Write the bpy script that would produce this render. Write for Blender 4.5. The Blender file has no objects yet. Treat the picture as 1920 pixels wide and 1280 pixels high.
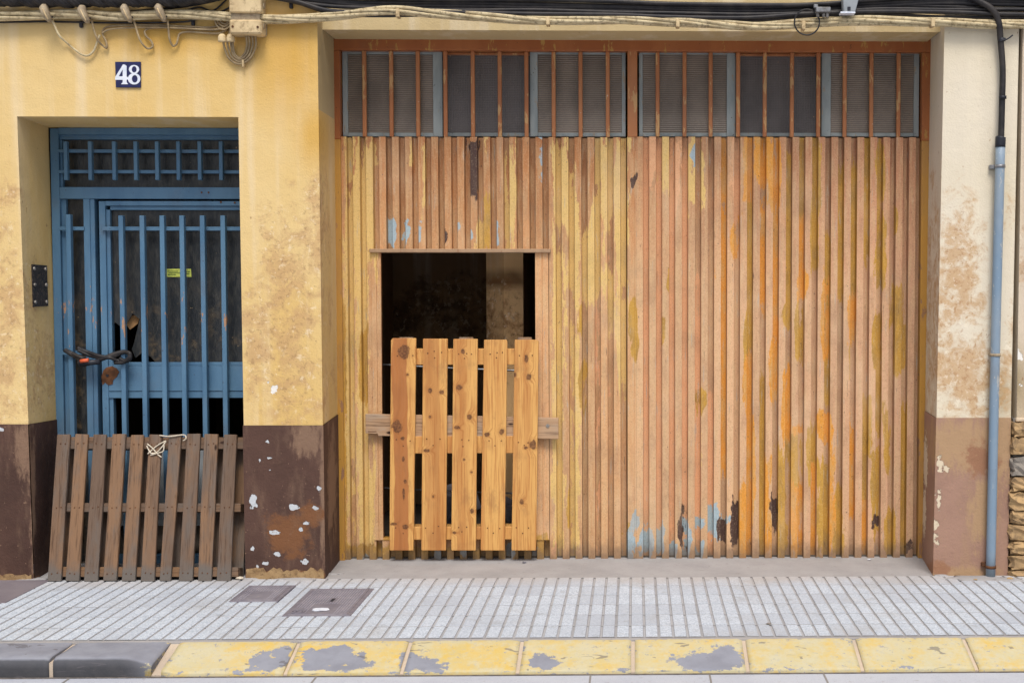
import bpy, bmesh, math, random
from mathutils import Vector, Matrix
random.seed(7)
S = bpy.context.scene
COL = S.collection
R = math.radians
# ------------------------------------------------------------------ camera
CAM = Vector((0.0, -7.0, 1.6)); F = 2380.0; CX, CY = 1240.0, 640.0
PITCH, YAW = R(2.4), R(1.2)
cd = bpy.data.cameras.new('camera'); cam = bpy.data.objects.new('camera', cd); COL.objects.link(cam)
cam.location = CAM; cam.rotation_euler = (R(90) - PITCH, 0, -YAW)
cd.sensor_width = 36; cd.lens = F / 1920 * 36; cd.shift_x = (960 - CX) / 1920
cd.clip_start = 0.05; cd.clip_end = 500
S.camera = cam
# ------------------------------------------------------------------ sky, sun, exposure
SUN_EL, SUN_AZ = R(58), R(6)          # the sun stands behind the camera, a little to the right
w = bpy.data.worlds.new('World'); S.world = w; w.use_nodes = True
nt = w.node_tree; nt.nodes.clear()
sky = nt.nodes.new('ShaderNodeTexSky'); sky.sky_type = 'NISHITA'; sky.sun_disc = False
sky.sun_elevation = SUN_EL; sky.sun_rotation = R(180) - SUN_AZ; sky.dust_density = 4; sky.ozone_density = 0.5
hs = nt.nodes.new('ShaderNodeHueSaturation'); hs.inputs['Saturation'].default_value = 0.8
bg = nt.nodes.new('ShaderNodeBackground'); bg.inputs[1].default_value = 0.115
wo = nt.nodes.new('ShaderNodeOutputWorld')
nt.links.new(sky.outputs[0], hs.inputs['Color']); nt.links.new(hs.outputs[0], bg.inputs[0]); nt.links.new(bg.outputs[0], wo.inputs[0])
sd = bpy.data.lights.new('sun', 'SUN'); sun = bpy.data.objects.new('sun', sd); COL.objects.link(sun)
sd.energy = 2.0; sd.angle = R(22); sd.color = (1.0, 0.965, 0.915)
sdir = Vector((math.sin(SUN_AZ) * math.cos(SUN_EL), -math.cos(SUN_AZ) * math.cos(SUN_EL), math.sin(SUN_EL)))
sun.rotation_euler = sdir.to_track_quat('Z', 'Y').to_euler(); sun.location = sdir * 30
S.view_settings.view_transform = 'Standard'; S.view_settings.look = 'None'
S.view_settings.exposure = 0.22; S.view_settings.gamma = 1; S.view_settings.use_curve_mapping = False
S.render.engine = 'CYCLES'
S.cycles.max_bounces = 5; S.cycles.diffuse_bounces = 3; S.cycles.glossy_bounces = 2; S.cycles.transmission_bounces = 2; S.cycles.caustics_reflective = False

# ------------------------------------------------------------------ pixel <-> place
ROT = Matrix.Rotation(-YAW, 3, 'Z') @ Matrix.Rotation(R(90) - PITCH, 3, 'X')
def ray(u, v): return ROT @ Vector(((u - CX) / F, (CY - v) / F, -1.0))
def P(u, v, Y=0.0):
    d = ray(u, v); return CAM + d * ((Y - CAM.y) / d.y)
def G(u, v, z=0.0):
    d = ray(u, v); return CAM + d * ((z - CAM.z) / d.z)
ROTI = ROT.transposed()
def proj(p):
    q = ROTI @ (Vector(p) - CAM); return CX + F * q.x / -q.z, CY - F * q.y / -q.z
def lin(c): 
    c /= 255.0
    return c / 12.92 if c <= 0.04045 else ((c + 0.055) / 1.055) ** 2.4
def C(r, g, b): return (lin(r), lin(g), lin(b), 1.0)

# ------------------------------------------------------------------ node helper
class NT:
    def __init__(s, name):
        s.m = bpy.data.materials.new(name); s.m.use_nodes = True; s.t = s.m.node_tree
        s.t.nodes.clear()
        s.out = s.t.nodes.new('ShaderNodeOutputMaterial'); s.b = s.t.nodes.new('ShaderNodeBsdfPrincipled')
        s.t.links.new(s.b.outputs[0], s.out.inputs[0])
        s.geo = s.t.nodes.new('ShaderNodeNewGeometry'); s.pos = s.geo.outputs['Position']
    def put(s, sock, v):
        if isinstance(v, bpy.types.NodeSocket): s.t.links.new(v, sock)
        elif isinstance(v, (tuple, list)) and len(v) == 3 and sock.type == 'RGBA': sock.default_value = (*v, 1)
        else: sock.default_value = v
    def math(s, op, a, b=0.0, c=0.0, clamp=False):
        n = s.t.nodes.new('ShaderNodeMath'); n.operation = op; n.use_clamp = clamp
        s.put(n.inputs[0], a); s.put(n.inputs[1], b); s.put(n.inputs[2], c); return n.outputs[0]
    def vec(s, op, a, b=(0, 0, 0), c=(0, 0, 0)):
        n = s.t.nodes.new('ShaderNodeVectorMath'); n.operation = op
        s.put(n.inputs[0], a); s.put(n.inputs[1], b)
        if op == 'MULTIPLY_ADD': s.put(n.inputs[2], c)
        return n.outputs['Value'] if op in ('LENGTH', 'DISTANCE', 'DOT_PRODUCT') else n.outputs[0]
    def noise(s, scale, detail=3, rough=0.55, vec=None, sc=None, dist=0.0, color=False):
        n = s.t.nodes.new('ShaderNodeTexNoise'); n.inputs['Scale'].default_value = scale
        n.inputs['Detail'].default_value = detail; n.inputs['Roughness'].default_value = rough; n.inputs['Distortion'].default_value = dist
        v = vec or s.pos
        if sc: v = s.vec('MULTIPLY', v, sc)
        s.t.links.new(v, n.inputs['Vector']); return n.outputs['Color' if color else 'Fac']
    def vor(s, scale, sc=None, vec=None, feature='F1', out='Distance'):
        n = s.t.nodes.new('ShaderNodeTexVoronoi'); n.feature = feature; n.inputs['Scale'].default_value = scale
        v = vec or s.pos
        if sc: v = s.vec('MULTIPLY', v, sc)
        s.t.links.new(v, n.inputs['Vector']); return n.outputs[out]
    def mix(s, f, a, b, mode='MIX'):
        n = s.t.nodes.new('ShaderNodeMix'); n.data_type = 'RGBA'; n.blend_type = mode; n.clamp_factor = True
        s.put(n.inputs[0], f); s.put(n.inputs[6], a); s.put(n.inputs[7], b); return n.outputs[2]
    def step(s, x, lo, hi, a=0.0, b=1.0):
        n = s.t.nodes.new('ShaderNodeMapRange'); n.interpolation_type = 'SMOOTHSTEP'
        s.put(n.inputs[0], x); n.inputs[1].default_value = lo; n.inputs[2].default_value = hi
        n.inputs[3].default_value = a; n.inputs[4].default_value = b; return n.outputs[0]
    def attr(s, name):
        n = s.t.nodes.new('ShaderNodeAttribute'); n.attribute_name = name
        q = s.t.nodes.new('ShaderNodeSeparateColor'); s.t.links.new(n.outputs['Color'], q.inputs[0])
        return n.outputs['Color'], q.outputs[0], q.outputs[1], q.outputs[2]
    def rnd(s):
        n = s.t.nodes.new('ShaderNodeObjectInfo'); return n.outputs['Random']
    def loc(s):
        n = s.t.nodes.new('ShaderNodeTexCoord'); return n.outputs['Object']
    def xyz(s, v):
        n = s.t.nodes.new('ShaderNodeSeparateXYZ'); s.t.links.new(v, n.inputs[0]); return n.outputs
    def bump(s, h, strength=0.3, dist=0.01):
        n = s.t.nodes.new('ShaderNodeBump'); n.inputs['Strength'].default_value = strength; n.inputs['Distance'].default_value = dist
        s.t.links.new(h, n.inputs['Height'])
        if s.b.inputs['Normal'].is_linked: s.t.links.new(s.b.inputs['Normal'].links[0].from_socket, n.inputs['Normal'])
        s.t.links.new(n.outputs[0], s.b.inputs['Normal'])
    def fin(s, col, rough=0.8, spec=0.3, metal=0.0):
        s.put(s.b.inputs['Base Color'], col); s.put(s.b.inputs['Roughness'], rough)
        s.b.inputs['Specular IOR Level'].default_value = spec; s.b.inputs['Metallic'].default_value = metal
        return s.m
def layer(n, col, w, c2, scale, sc, amp, soft=0.05, detail=5, rough=0.6):
    """lay colour c2 where the weight w, made ragged by noise, passes one half"""
    ns = n.noise(scale, detail, rough, sc=sc)
    x = n.math('ADD', w, n.math('MULTIPLY', n.math('SUBTRACT', ns, 0.5), amp))
    x = n.math('MULTIPLY', x, n.step(w, 0.02, 0.12))
    m = n.step(x, 0.5 - soft, 0.5 + soft)
    return n.mix(m, col, c2), m

def lay2(n, col, w, ns, c2, amp, soft=0.04):
    x = n.math('ADD', w, n.math('MULTIPLY', n.math('SUBTRACT', ns, 0.5), amp))
    return n.mix(n.math('MULTIPLY', n.step(x, 0.5 - soft, 0.5 + soft), n.step(w, 0.02, 0.12)), col, c2)
# ------------------------------------------------------------------ materials
def m_door_paint():
    n = NT('door_paint')
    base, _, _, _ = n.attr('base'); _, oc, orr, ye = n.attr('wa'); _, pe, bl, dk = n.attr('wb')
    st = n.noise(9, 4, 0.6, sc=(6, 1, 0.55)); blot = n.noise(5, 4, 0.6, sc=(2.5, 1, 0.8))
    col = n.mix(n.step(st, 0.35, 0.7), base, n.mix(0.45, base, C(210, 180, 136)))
    col = n.mix(n.math('MULTIPLY', n.step(blot, 0.5, 0.68), 0.45), col, C(172, 132, 100))
    vx = n.vec('ADD', n.pos, n.vec('MULTIPLY', n.noise(30, 3, 0.6, color=True), (0.02, 0, 0.05)))
    n1 = n.noise(9, 5, 0.68, vec=vx, sc=(3.2, 1, 0.45)); n2 = n.noise(10, 5, 0.68, vec=n.vec('ADD', vx, (7, 3, 1)), sc=(3.2, 1, 0.6))
    col = lay2(n, col, pe, n1, C(222, 166, 122), 1.6); col = lay2(n, col, ye, n2, C(220, 184, 114), 2.2)
    yv = n.step(n.noise(12, 4, .6, sc=(2, 1, .5)), .45, .62)
    col = lay2(n, col, oc, n1, n.mix(yv, C(194, 148, 62), C(174, 134, 66)), 1.35); col = lay2(n, col, orr, n2, n.mix(yv, C(218, 148, 56), C(208, 154, 84)), 1.3)
    # thin grey primer showing along edges
    pr = n.math('MULTIPLY', n.step(n.noise(14, 5, 0.65, sc=(5, 1, 0.35)), 0.60, 0.68), 0.6)
    col = n.mix(pr, col, C(178, 172, 158))
    col, _ = layer(n, col, bl, C(160, 180, 188), 16, (1.5, 1, 0.8), 1.5, 0.04)
    col, md = layer(n, col, dk, C(74, 52, 46), 15, (2, 1, 0.7), 1.8, 0.04)
    sp = n.step(n.noise(75, 3, 0.6, sc=(1, 1, 0.6)), 0.69, 0.73)
    col = n.mix(n.math('MULTIPLY', sp, 0.75), col, C(84, 60, 46))
    ck = n.step(n.noise(11, 4, .7, sc=(9, 1, .4)), .685, .70); col = n.mix(n.math('MULTIPLY', ck, .8), col, C(70, 50, 40))
    gt = n.noise(150, 2, .6); col = n.mix(n.math('MULTIPLY', n.step(gt, .52, .7), .28), col, C(120, 88, 62)); col = n.mix(n.math('MULTIPLY', n.step(gt, .46, .3), .22), col, C(232, 206, 170))
    fd = n.noise(2.2, 4, .6, sc=(1.6, 1, .7)); col = n.mix(n.math('MULTIPLY', n.step(fd, .5, .72), .3), col, C(226, 196, 160))
    dirt = n.noise(3.0, 5, 0.65); col = n.mix(n.math('MULTIPLY', n.step(dirt, 0.48, 0.72), 0.22), col, C(122, 98, 78))
    # splashed dirt along the foot of the sheet
    z = n.xyz(n.pos)[2]
    ft = n.math('MULTIPLY', n.step(n.math('ADD', z, n.math('MULTIPLY', n.noise(16, 4, 0.6), -0.16)), 0.06, -0.07), 0.7)
    col = n.mix(ft, col, C(112, 92, 76))
    n.bump(n.math('ADD', n.noise(55, 2, 0.6, sc=(1, 1, 0.5)), n.math('MULTIPLY', n.noise(6, 1, sc=(1, 1, .4)), 4.0)), 0.3, 0.005); n.bump(md, .7, -.003); n.bump(st, .2, .004)
    return n.fin(col, n.step(st, 0.2, 0.8, 0.45, 0.65), 0.35)
def m_wall(name, base, base2, stain, sat, dirt=C(150, 120, 85), peel=C(232, 228, 220)):
    n = NT(name); _, st, wh, ye = n.attr('wa')
    c = n.mix(n.step(n.noise(1.4, 4, 0.55, sc=(1, 1, 0.6)), 0.35, 0.68), base, base2)
    dr = n.noise(4, 4, 0.55, sc=(2.2, 1, 0.12)); c = n.mix(n.math('MULTIPLY', n.step(dr, 0.48, 0.70), 0.6), c, n.mix(0.5, base2, (0.86, 0.78, 0.62)))
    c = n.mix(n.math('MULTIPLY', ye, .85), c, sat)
    ns = n.noise(9, 7, 0.72, dist=0.5); nb_ = n.noise(3.2, 4, 0.65)
    x = n.math('ADD', n.math('MULTIPLY', st, 0.40), n.math('MULTIPLY', n.math('SUBTRACT', n.math('ADD', n.math('MULTIPLY', ns, .62), n.math('MULTIPLY', nb_, .38)), 0.5), 3.2))
    x = n.math('MULTIPLY', x, n.step(st, 0.02, 0.35))
    m = n.step(x, 0.1, 0.55); c = n.mix(n.math('MULTIPLY', m, 0.66), c, stain)
    ns2 = n.noise(34, 6, 0.75); x2 = n.math('MULTIPLY', n.step(n.math('ADD', ns2, n.math('MULTIPLY', m, .05)), 0.55, 0.66), n.step(st, 0.15, 0.8))
    c = n.mix(n.math('MULTIPLY', x2, 0.5), c, dirt)
    lf_ = n.math('MULTIPLY', n.step(n.noise(21, 6, .75), .56, .62), n.step(st, .2, .8)); c = n.mix(n.math('MULTIPLY', lf_, .55), c, n.mix(.5, base, (0.9, 0.82, 0.66)))
    c, mw = layer(n, c, wh, peel, 24, (1, 1, 1), 2.2, 0.03)
    fl = n.step(n.noise(34, 3, 0.5, sc=(1, 1, 0.6)), 0.71, 0.74); c = n.mix(n.math('MULTIPLY', fl, 0.7), c, n.mix(0.5, stain, C(110, 70, 40)))
    sp = n.step(n.noise(110, 2), 0.72, 0.76); c = n.mix(n.math('MULTIPLY', sp, 0.5), c, C(120, 90, 60))
    n.bump(n.math('ADD', n.noise(110, 2, 0.65), n.math('MULTIPLY', n.noise(9, 3, 0.6), 3.0)), 0.4, 0.005); n.bump(m, .3, -.002); n.bump(mw, .8, -.004)
    return n.fin(c, 0.9, 0.15)
def m_dado(name, base, base2, light, peel):
    n = NT(name); _, lt, wh, oc = n.attr('wa')
    c = n.mix(n.step(n.noise(2.2, 5, 0.6), 0.35, 0.7), base, base2)
    c = n.mix(n.math('MULTIPLY', n.step(n.noise(5, 5, 0.65, sc=(2, 1, .5)), 0.5, 0.75), 0.35), c, light)
    c, _ = layer(n, c, lt, n.mix(.35, light, base), 12, (2, 1, 0.6), 2.6, 0.3, 6, 0.72)
    c, _ = layer(n, c, oc, n.mix(.45, C(140, 92, 52), base), 10, (1, 1, 1), 2.6, 0.25, 6, .7)
    c, mw = layer(n, c, wh, peel, 26, (1, 1, 1), 2.4, 0.03)
    sp = n.step(n.noise(60, 3), 0.68, 0.72); c = n.mix(n.math('MULTIPLY', sp, 0.7), c, light)
    dz = n.step(n.noise(9, 6, .75, sc=(1, 1, .5)), .55, .7); c = n.mix(n.math('MULTIPLY', dz, .35), c, n.mix(.5, light, base2))
    n.bump(n.math('ADD', n.noise(100, 2, 0.65), n.math('MULTIPLY', n.noise(9, 3, 0.6), 3.0)), 0.45, 0.005); n.bump(mw, 1.0, -.006)
    return n.fin(c, 0.75, 0.25)
def m_metal_paint(name, base, base2, rust, zlo=None, zhi=None, thr=0.6, dark=C(60, 42, 36), rough=0.45):
    n = NT(name)
    c = n.mix(n.step(n.noise(4, 4, 0.6, sc=(2, 1, 0.6)), 0.35, 0.7), base, base2)
    ns = n.noise(11, 6, 0.65, sc=(2.2, 1, 0.7))
    if zlo is not None:
        z = n.xyz(n.pos)[2]
        wz = n.math('MULTIPLY', n.step(z, zlo - 0.25, zlo + 0.25), n.step(z, zhi + 0.3, zhi - 0.3))
        ns = n.math('ADD', n.math('MULTIPLY', ns, 0.8), n.math('MULTIPLY', wz, 0.17))
    m = n.step(ns, thr, thr + 0.03); c = n.mix(m, c, rust)
    c = n.mix(n.math('MULTIPLY', n.step(n.noise(60, 3), 0.7, 0.74), 0.8), c, dark)
    c = n.mix(n.math('MULTIPLY', n.step(n.noise(3, 5, 0.65), 0.5, 0.75), 0.25), c, C(110, 95, 80))
    n.bump(n.noise(70, 2), 0.2, 0.003)
    return n.fin(c, rough, 0.35)
def m_plain(name, base, base2=None, rough=0.6, scale=8, spec=0.3, metal=0.0, bs=60, bstr=0.2, dirt=None):
    n = NT(name); base2 = base2 or tuple(x * 0.75 for x in base[:3]) + (1,)
    c = n.mix(n.step(n.noise(scale, 5, 0.6), 0.35, 0.7), base, base2)
    if dirt: c = n.mix(n.math('MULTIPLY', n.step(n.noise(scale * 3, 5, 0.7), 0.5, 0.65), 0.7), c, dirt)
    n.bump(n.noise(bs, 2, 0.6), bstr, 0.004); return n.fin(c, rough, spec, metal)
def m_pine(knots):
    n = NT('pine_wood'); rn = n.rnd()
    off = n.vec('MULTIPLY', rn, (37.0, 11.0, 53.0)) if False else None
    comb = n.t.nodes.new('ShaderNodeCombineXYZ'); n.put(comb.inputs[0], n.math('MULTIPLY', rn, 40)); n.put(comb.inputs[2], n.math('MULTIPLY', rn, 17))
    v = n.vec('ADD', n.pos, comb.outputs[0])
    d = None
    for (x, z, rx, rz) in knots:
        q = n.vec('MULTIPLY_ADD', n.pos, (1 / rx, 0, 1 / rz), (-x / rx, 0, -z / rz)); l = n.vec('LENGTH', q)
        d = l if d is None else n.math('MINIMUM', d, l)
    wob = n.math('MULTIPLY', n.math('SUBTRACT', n.noise(50, 4, .65), 0.5), 1.5); d = n.math('ADD', d, wob)
    warp = n.step(d, 3.2, 0.8)
    vv = n.vec('ADD', v, n.vec('MULTIPLY', n.noise(3, 2, vec=v, sc=(1, 1, .6), color=True), (0.02, 0, 0)))
    comb2 = n.t.nodes.new('ShaderNodeCombineXYZ'); n.put(comb2.inputs[0], n.math('MULTIPLY', warp, 0.02)); vv = n.vec('ADD', vv, comb2.outputs[0])
    g = n.noise(20, 4, 0.6, vec=vv, sc=(5.5, 1, 0.16)); g2 = n.noise(8, 3, 0.5, vec=vv, sc=(1.7, 1, 0.10))
    c = n.mix(n.step(g2, 0.4, 0.66), C(218, 168, 98), C(198, 140, 78))
    oi = n.t.nodes.new('ShaderNodeObjectInfo'); hq = n.t.nodes.new('ShaderNodeSeparateColor'); n.t.links.new(oi.outputs['Color'], hq.inputs[0])
    lx_ = n.math('ABSOLUTE', n.math('ADD', n.math('ADD', n.xyz(n.loc())[0], .004), n.math('MULTIPLY', n.math('SUBTRACT', n.noise(2.5, 3, .6), .5), .07)))
    hm = n.math('MULTIPLY', n.step(lx_, .046, .036), hq.outputs[0]); c = n.mix(hm, c, n.mix(n.step(g2, .4, .65), C(168, 104, 60), C(140, 82, 46)))
    c = n.mix(n.math('MULTIPLY', n.step(g, 0.48, 0.62), 0.62), c, C(172, 108, 54))
    c = n.mix(n.math('MULTIPLY', n.step(n.noise(6, 5, .7, vec=v, sc=(1.5, 1, .7)), .52, .7), .4), c, C(140, 96, 62))
    c = n.mix(n.math('MULTIPLY', n.step(n.noise(3.5, 4, 0.6, vec=v), 0.55, 0.7), 0.3), c, C(150, 96, 56))
    c = n.mix(n.math('MULTIPLY', n.step(d, 2.0, 1.0), 0.3), c, C(160, 102, 54))
    k = n.step(d, 1.05, 0.8); c = n.mix(n.math('MULTIPLY', k, .88), c, n.mix(n.step(n.noise(80, 3), .4, .65), C(88, 56, 36), C(128, 86, 54)))
    n.bump(n.noise(90, 2, sc=(1, 1, 0.15)), 0.25, 0.002)
    return n.fin(c, 0.6, 0.3)
def m_oldwood(name, a, b, grey, zgrey=None, along='z'):
    n = NT(name); rn = n.rnd()
    comb = n.t.nodes.new('ShaderNodeCombineXYZ'); n.put(comb.inputs[0], n.math('MULTIPLY', rn, 40)); n.put(comb.inputs[2], n.math('MULTIPLY', rn, 17))
    lo = n.loc()
    if along == 'x':
        q = n.xyz(lo); cs = n.t.nodes.new('ShaderNodeCombineXYZ'); n.put(cs.inputs[0], q[2]); n.put(cs.inputs[1], q[1]); n.put(cs.inputs[2], q[0]); lo = cs.outputs[0]
    v = n.vec('ADD', lo, comb.outputs[0])
    v = n.vec('ADD', v, n.vec('MULTIPLY', n.noise(3, 2, vec=v, color=True), (0.03, 0, 0)))
    g = n.noise(22, 5, 0.65, vec=v, sc=(5, 1, 0.15)); g2 = n.noise(7, 4, 0.6, vec=v, sc=(2, 1, 0.18))
    c = n.mix(n.step(n.math('ADD', n.math('MULTIPLY', g2, 0.7), n.math('MULTIPLY', rn, 0.3)), 0.35, 0.68), a, b)
    c = n.mix(n.math('MULTIPLY', n.step(n.noise(5, 5, 0.65, vec=v, sc=(2, 1, .6)), 0.45, 0.65), 0.65), c, grey)
    c = n.mix(n.math('MULTIPLY', n.step(g, 0.5, 0.66), 0.6), c, C(70, 50, 38))
    if zgrey:
        z = n.xyz(n.pos)[2]
        zz = n.math('ADD', z, n.math('MULTIPLY', n.noise(9, 4), 0.2))
        c = n.mix(n.step(zz, zgrey + 0.09, zgrey + 0.0), c, grey)
    kn = n.vor(5.5, vec=v, sc=(1.6, 1, 0.7)); c = n.mix(n.step(kn, 0.11, 0.06), c, C(56, 40, 32))
    n.bump(n.noise(60, 3, vec=lo, sc=(1.5, 1, 0.1)), 0.5, 0.004)
    return n.fin(c, 0.8, 0.2)
def m_tile():
    n = NT('terrazzo_tile'); rn = n.rnd()
    sp = n.vor(170, out='Color'); spx = n.xyz(sp)[0]
    c = n.mix(n.step(spx, 0.3, 0.75), C(196, 204, 214), C(166, 176, 188))
    c = n.mix(n.step(n.noise(260, 2), 0.58, 0.66), c, C(210, 218, 226))
    c = n.mix(n.math('MULTIPLY', n.math('POWER', rn, 2.0), 0.6), c, C(164, 170, 180))
    c = n.mix(n.math('MULTIPLY', n.step(n.noise(2.2, 5, 0.65), 0.5, 0.75), 0.45), c, C(160, 156, 150))
    # dust gathered near the house
    y = n.xyz(n.pos)[1]
    c = n.mix(n.math('MULTIPLY', n.step(n.math('ADD', y, n.math('MULTIPLY', n.noise(4, 4), 0.35)), -0.12, 0.2), 0.6), c, C(176, 168, 160))
    zt2 = n.xyz(n.pos)[2]; c = n.mix(n.math('MULTIPLY', n.step(zt2, -.0008, -.0018), .75), c, C(162, 160, 160))
    c = n.mix(n.math('MULTIPLY', n.step(n.noise(7, 6, .72), .56, .7), .4), c, C(136, 134, 132))
    n.bump(n.noise(220, 3), 0.3, 0.002); return n.fin(c, 0.85, 0.2)
def m_concrete(name, a, b, scale=3, crack=True):
    n = NT(name); c = n.mix(n.step(n.noise(scale, 6, 0.65), 0.35, 0.7), a, b)
    c = n.mix(n.math('MULTIPLY', n.step(n.noise(190, 3), 0.6, 0.68), 0.35), c, C(110, 106, 102))
    c = n.mix(n.math('MULTIPLY', n.step(n.noise(22, 5, .7), 0.6, 0.7), 0.35), c, C(124, 110, 98))
    n.bump(n.math('ADD', n.noise(150, 2, .65), n.noise(9, 2)), 0.3, 0.004); return n.fin(c, 0.9, 0.2)
def m_kerb():
    n = NT('kerb_paint'); _, gr, pale, dk = n.attr('wa')
    stone = n.mix(n.step(n.noise(7, 5, .6), .35, .7), C(142, 145, 155), C(128, 130, 140))
    yel = n.mix(n.step(n.noise(6, 5, .65, sc=(1, 1, 2)), .4, .68), C(206, 172, 76), C(194, 172, 104))
    yel = n.mix(n.math('MULTIPLY', n.step(n.noise(26, 5, .7, sc=(1, 1, 1)), .5, .68), .6), yel, C(196, 186, 150))
    pb = n.math('MAXIMUM', pale, n.step(n.noise(2.6, 4, .6), .34, .62, .1, .9)); yel = n.mix(n.math('MULTIPLY', pb, n.step(n.noise(7, 6, .75), .3, .6, .2, 1.0)), yel, C(190, 182, 148))
    ns = n.noise(15, 7, .72, sc=(1, 1, 2.2)); x = n.math('ADD', gr, n.math('MULTIPLY', n.math('SUBTRACT', ns, .5), 2.0))
    x = n.math('MULTIPLY', x, n.step(gr, 0.02, 0.15))
    m = n.step(x, .47, .53); sp = n.step(n.noise(30, 6, .75), .61, .64); m = n.math('MAXIMUM', m, n.math('MULTIPLY', sp, 0.8))
    wr = n.step(n.noise(11, 6, .75, sc=(1, 1, 1.5)), .47, .6); yel = n.mix(n.math('MULTIPLY', wr, .55), yel, C(192, 186, 160))
    wg = n.step(n.noise(45, 4, .7), .56, .64); yel = n.mix(n.math('MULTIPLY', wg, .4), yel, C(170, 168, 160))
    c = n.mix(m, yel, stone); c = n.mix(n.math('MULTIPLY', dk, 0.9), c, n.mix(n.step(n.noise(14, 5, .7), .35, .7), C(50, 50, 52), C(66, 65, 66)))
    sc = n.step(n.noise(9, 3, .5, sc=(0.7, 1, 6), dist=1.0), .66, .675); c = n.mix(n.math('MULTIPLY', sc, .6), c, C(95, 92, 96))
    n.bump(n.noise(120, 3, .65), .35, .003); return n.fin(c, .8, .25)
def m_iron():
    n = NT('cast_iron_cover'); c = n.mix(n.step(n.noise(5, 5, .65), .35, .7), C(116, 112, 122), C(136, 132, 140))
    c = n.mix(n.math('MULTIPLY', n.step(n.noise(30, 4, .7), .52, .68), .5), c, C(156, 150, 150))
    n.bump(n.noise(120, 3), .25, .002); return n.fin(c, .6, .4, .2)
def m_glass_rib(name, tint, freq, grid=False, rough=.35):
    n = NT(name); p = n.xyz(n.pos)
    wv = n.math('SINE', n.math('MULTIPLY', p[2], freq))
    if grid: wv = n.math('ADD', n.math('MULTIPLY', wv, .5), n.math('MULTIPLY', n.math('SINE', n.math('MULTIPLY', p[0], freq)), .5))
    c = n.mix(n.step(n.noise(3, 5, .6, sc=(1.5, 1, 1)), .35, .7), tint, tuple(x * .65 for x in tint[:3]) + (1,))
    c = n.mix(n.math('MULTIPLY', n.step(wv, .1, .9), .45), c, C(46, 44, 44))
    c = n.mix(n.step(n.noise(23, 3), .735, .75), c, C(176, 140, 104))
    n.bump(wv, .35, .004); return n.fin(c, rough, .4)
def m_dark_pane():
    n = NT('dark_dirty_glass'); z = n.xyz(n.pos)[2]
    c = n.mix(n.step(n.noise(24, 5, .7, sc=(2, 1, .6)), .4, .7), C(34, 38, 42), C(62, 62, 60))
    low = n.math('MULTIPLY', n.step(n.noise(8, 6, .7), .5, .66), n.step(z, 1.75, 1.05)); c = n.mix(n.math('MULTIPLY', low, .75), c, C(112, 96, 74))
    c = n.mix(n.step(n.noise(38, 3), .73, .75), c, C(150, 128, 96))
    n.bump(n.noise(40, 3, sc=(2.5, 1, 1)), .4, .004); return n.fin(c, .3, .45)

M = {}
M['door'] = m_door_paint()
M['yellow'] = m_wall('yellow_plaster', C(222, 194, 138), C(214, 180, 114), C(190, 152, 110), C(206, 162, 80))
M['cream'] = m_wall('cream_plaster', C(220, 210, 190), C(214, 202, 176), C(186, 142, 88), C(180, 166, 138), dirt=C(160, 112, 66))
M['lintel'] = m_wall('lintel_plaster', C(204, 184, 140), C(196, 174, 130), C(170, 140, 96), C(180, 160, 120))
M['pink'] = m_wall('neighbour_plaster', C(208, 194, 174), C(198, 178, 152), C(184, 152, 118), C(150, 132, 98))
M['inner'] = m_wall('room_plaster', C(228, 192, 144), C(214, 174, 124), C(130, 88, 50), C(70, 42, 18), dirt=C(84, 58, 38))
M['brown'] = m_dado('brown_dado_paint', C(88, 64, 55), C(72, 52, 45), C(146, 118, 96), C(194, 198, 202))
M['tan'] = m_dado('tan_dado_paint', C(164, 130, 112), C(150, 118, 102), C(176, 146, 106), C(214, 198, 172))
M['blue'] = m_metal_paint('blue_metal_paint', C(86, 122, 150), C(72, 108, 138), C(170, 132, 102), 1.25, 1.6, 0.60)
M['orange'] = m_metal_paint('orange_brown_metal_paint', C(172, 112, 70), C(156, 96, 58), C(186, 144, 96), thr=0.56, dark=C(196, 180, 160))
M['frameor'] = m_metal_paint('rust_orange_frame_paint', C(152, 88, 48), C(164, 100, 56), C(176, 134, 72), thr=0.6)
M['ochre'] = m_metal_paint('ochre_frame_paint', C(186, 138, 62), C(170, 126, 72), C(150, 112, 84), thr=0.6)
M['sash'] = m_metal_paint('grey_blue_sash_paint', C(150, 156, 154), C(124, 132, 132), C(150, 138, 122), thr=0.6)
M['rib'] = m_glass_rib('ribbed_glass', C(134, 120, 106), 520); M['ribd'] = m_glass_rib('dark_wired_glass', C(102, 95, 92), 640, True)
M['pane'] = m_dark_pane()
M['oldwood'] = m_oldwood('weathered_pallet_wood', C(108, 89, 75), C(134, 104, 79), C(104, 97, 91), 0.12)
M['greyplank'] = m_oldwood('grey_plank_wood', C(190, 160, 130), C(176, 142, 110), C(170, 156, 140), along='x')
M['oldrail'] = m_oldwood('weathered_rail_wood', C(106, 86, 71), C(128, 98, 72), C(100, 93, 87), along='x')
M['rearwood'] = m_oldwood('grey_rear_slat_wood', C(170, 142, 114), C(156, 124, 94), C(150, 138, 124))
M['tile'] = m_tile()
M['apron'] = m_concrete('threshold_concrete', C(164, 162, 162), C(150, 148, 148))
M['mortar'] = m_concrete('joint_mortar', C(140, 136, 132), C(124, 120, 116))
M['road'] = m_concrete('road_concrete', C(184, 188, 196), C(174, 178, 188))
M['purple'] = m_concrete('worn_smooth_slab', C(126, 118, 122), C(112, 104, 110))
M['gapdirt'] = m_plain('dirt_in_gap', C(92, 86, 82), C(120, 112, 106), .95, 30)
M['kjoint'] = m_concrete('kerb_joint_mortar', C(196, 180, 160), C(180, 166, 150)); M['kerb'] = m_kerb(); M['iron'] = m_iron()
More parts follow.
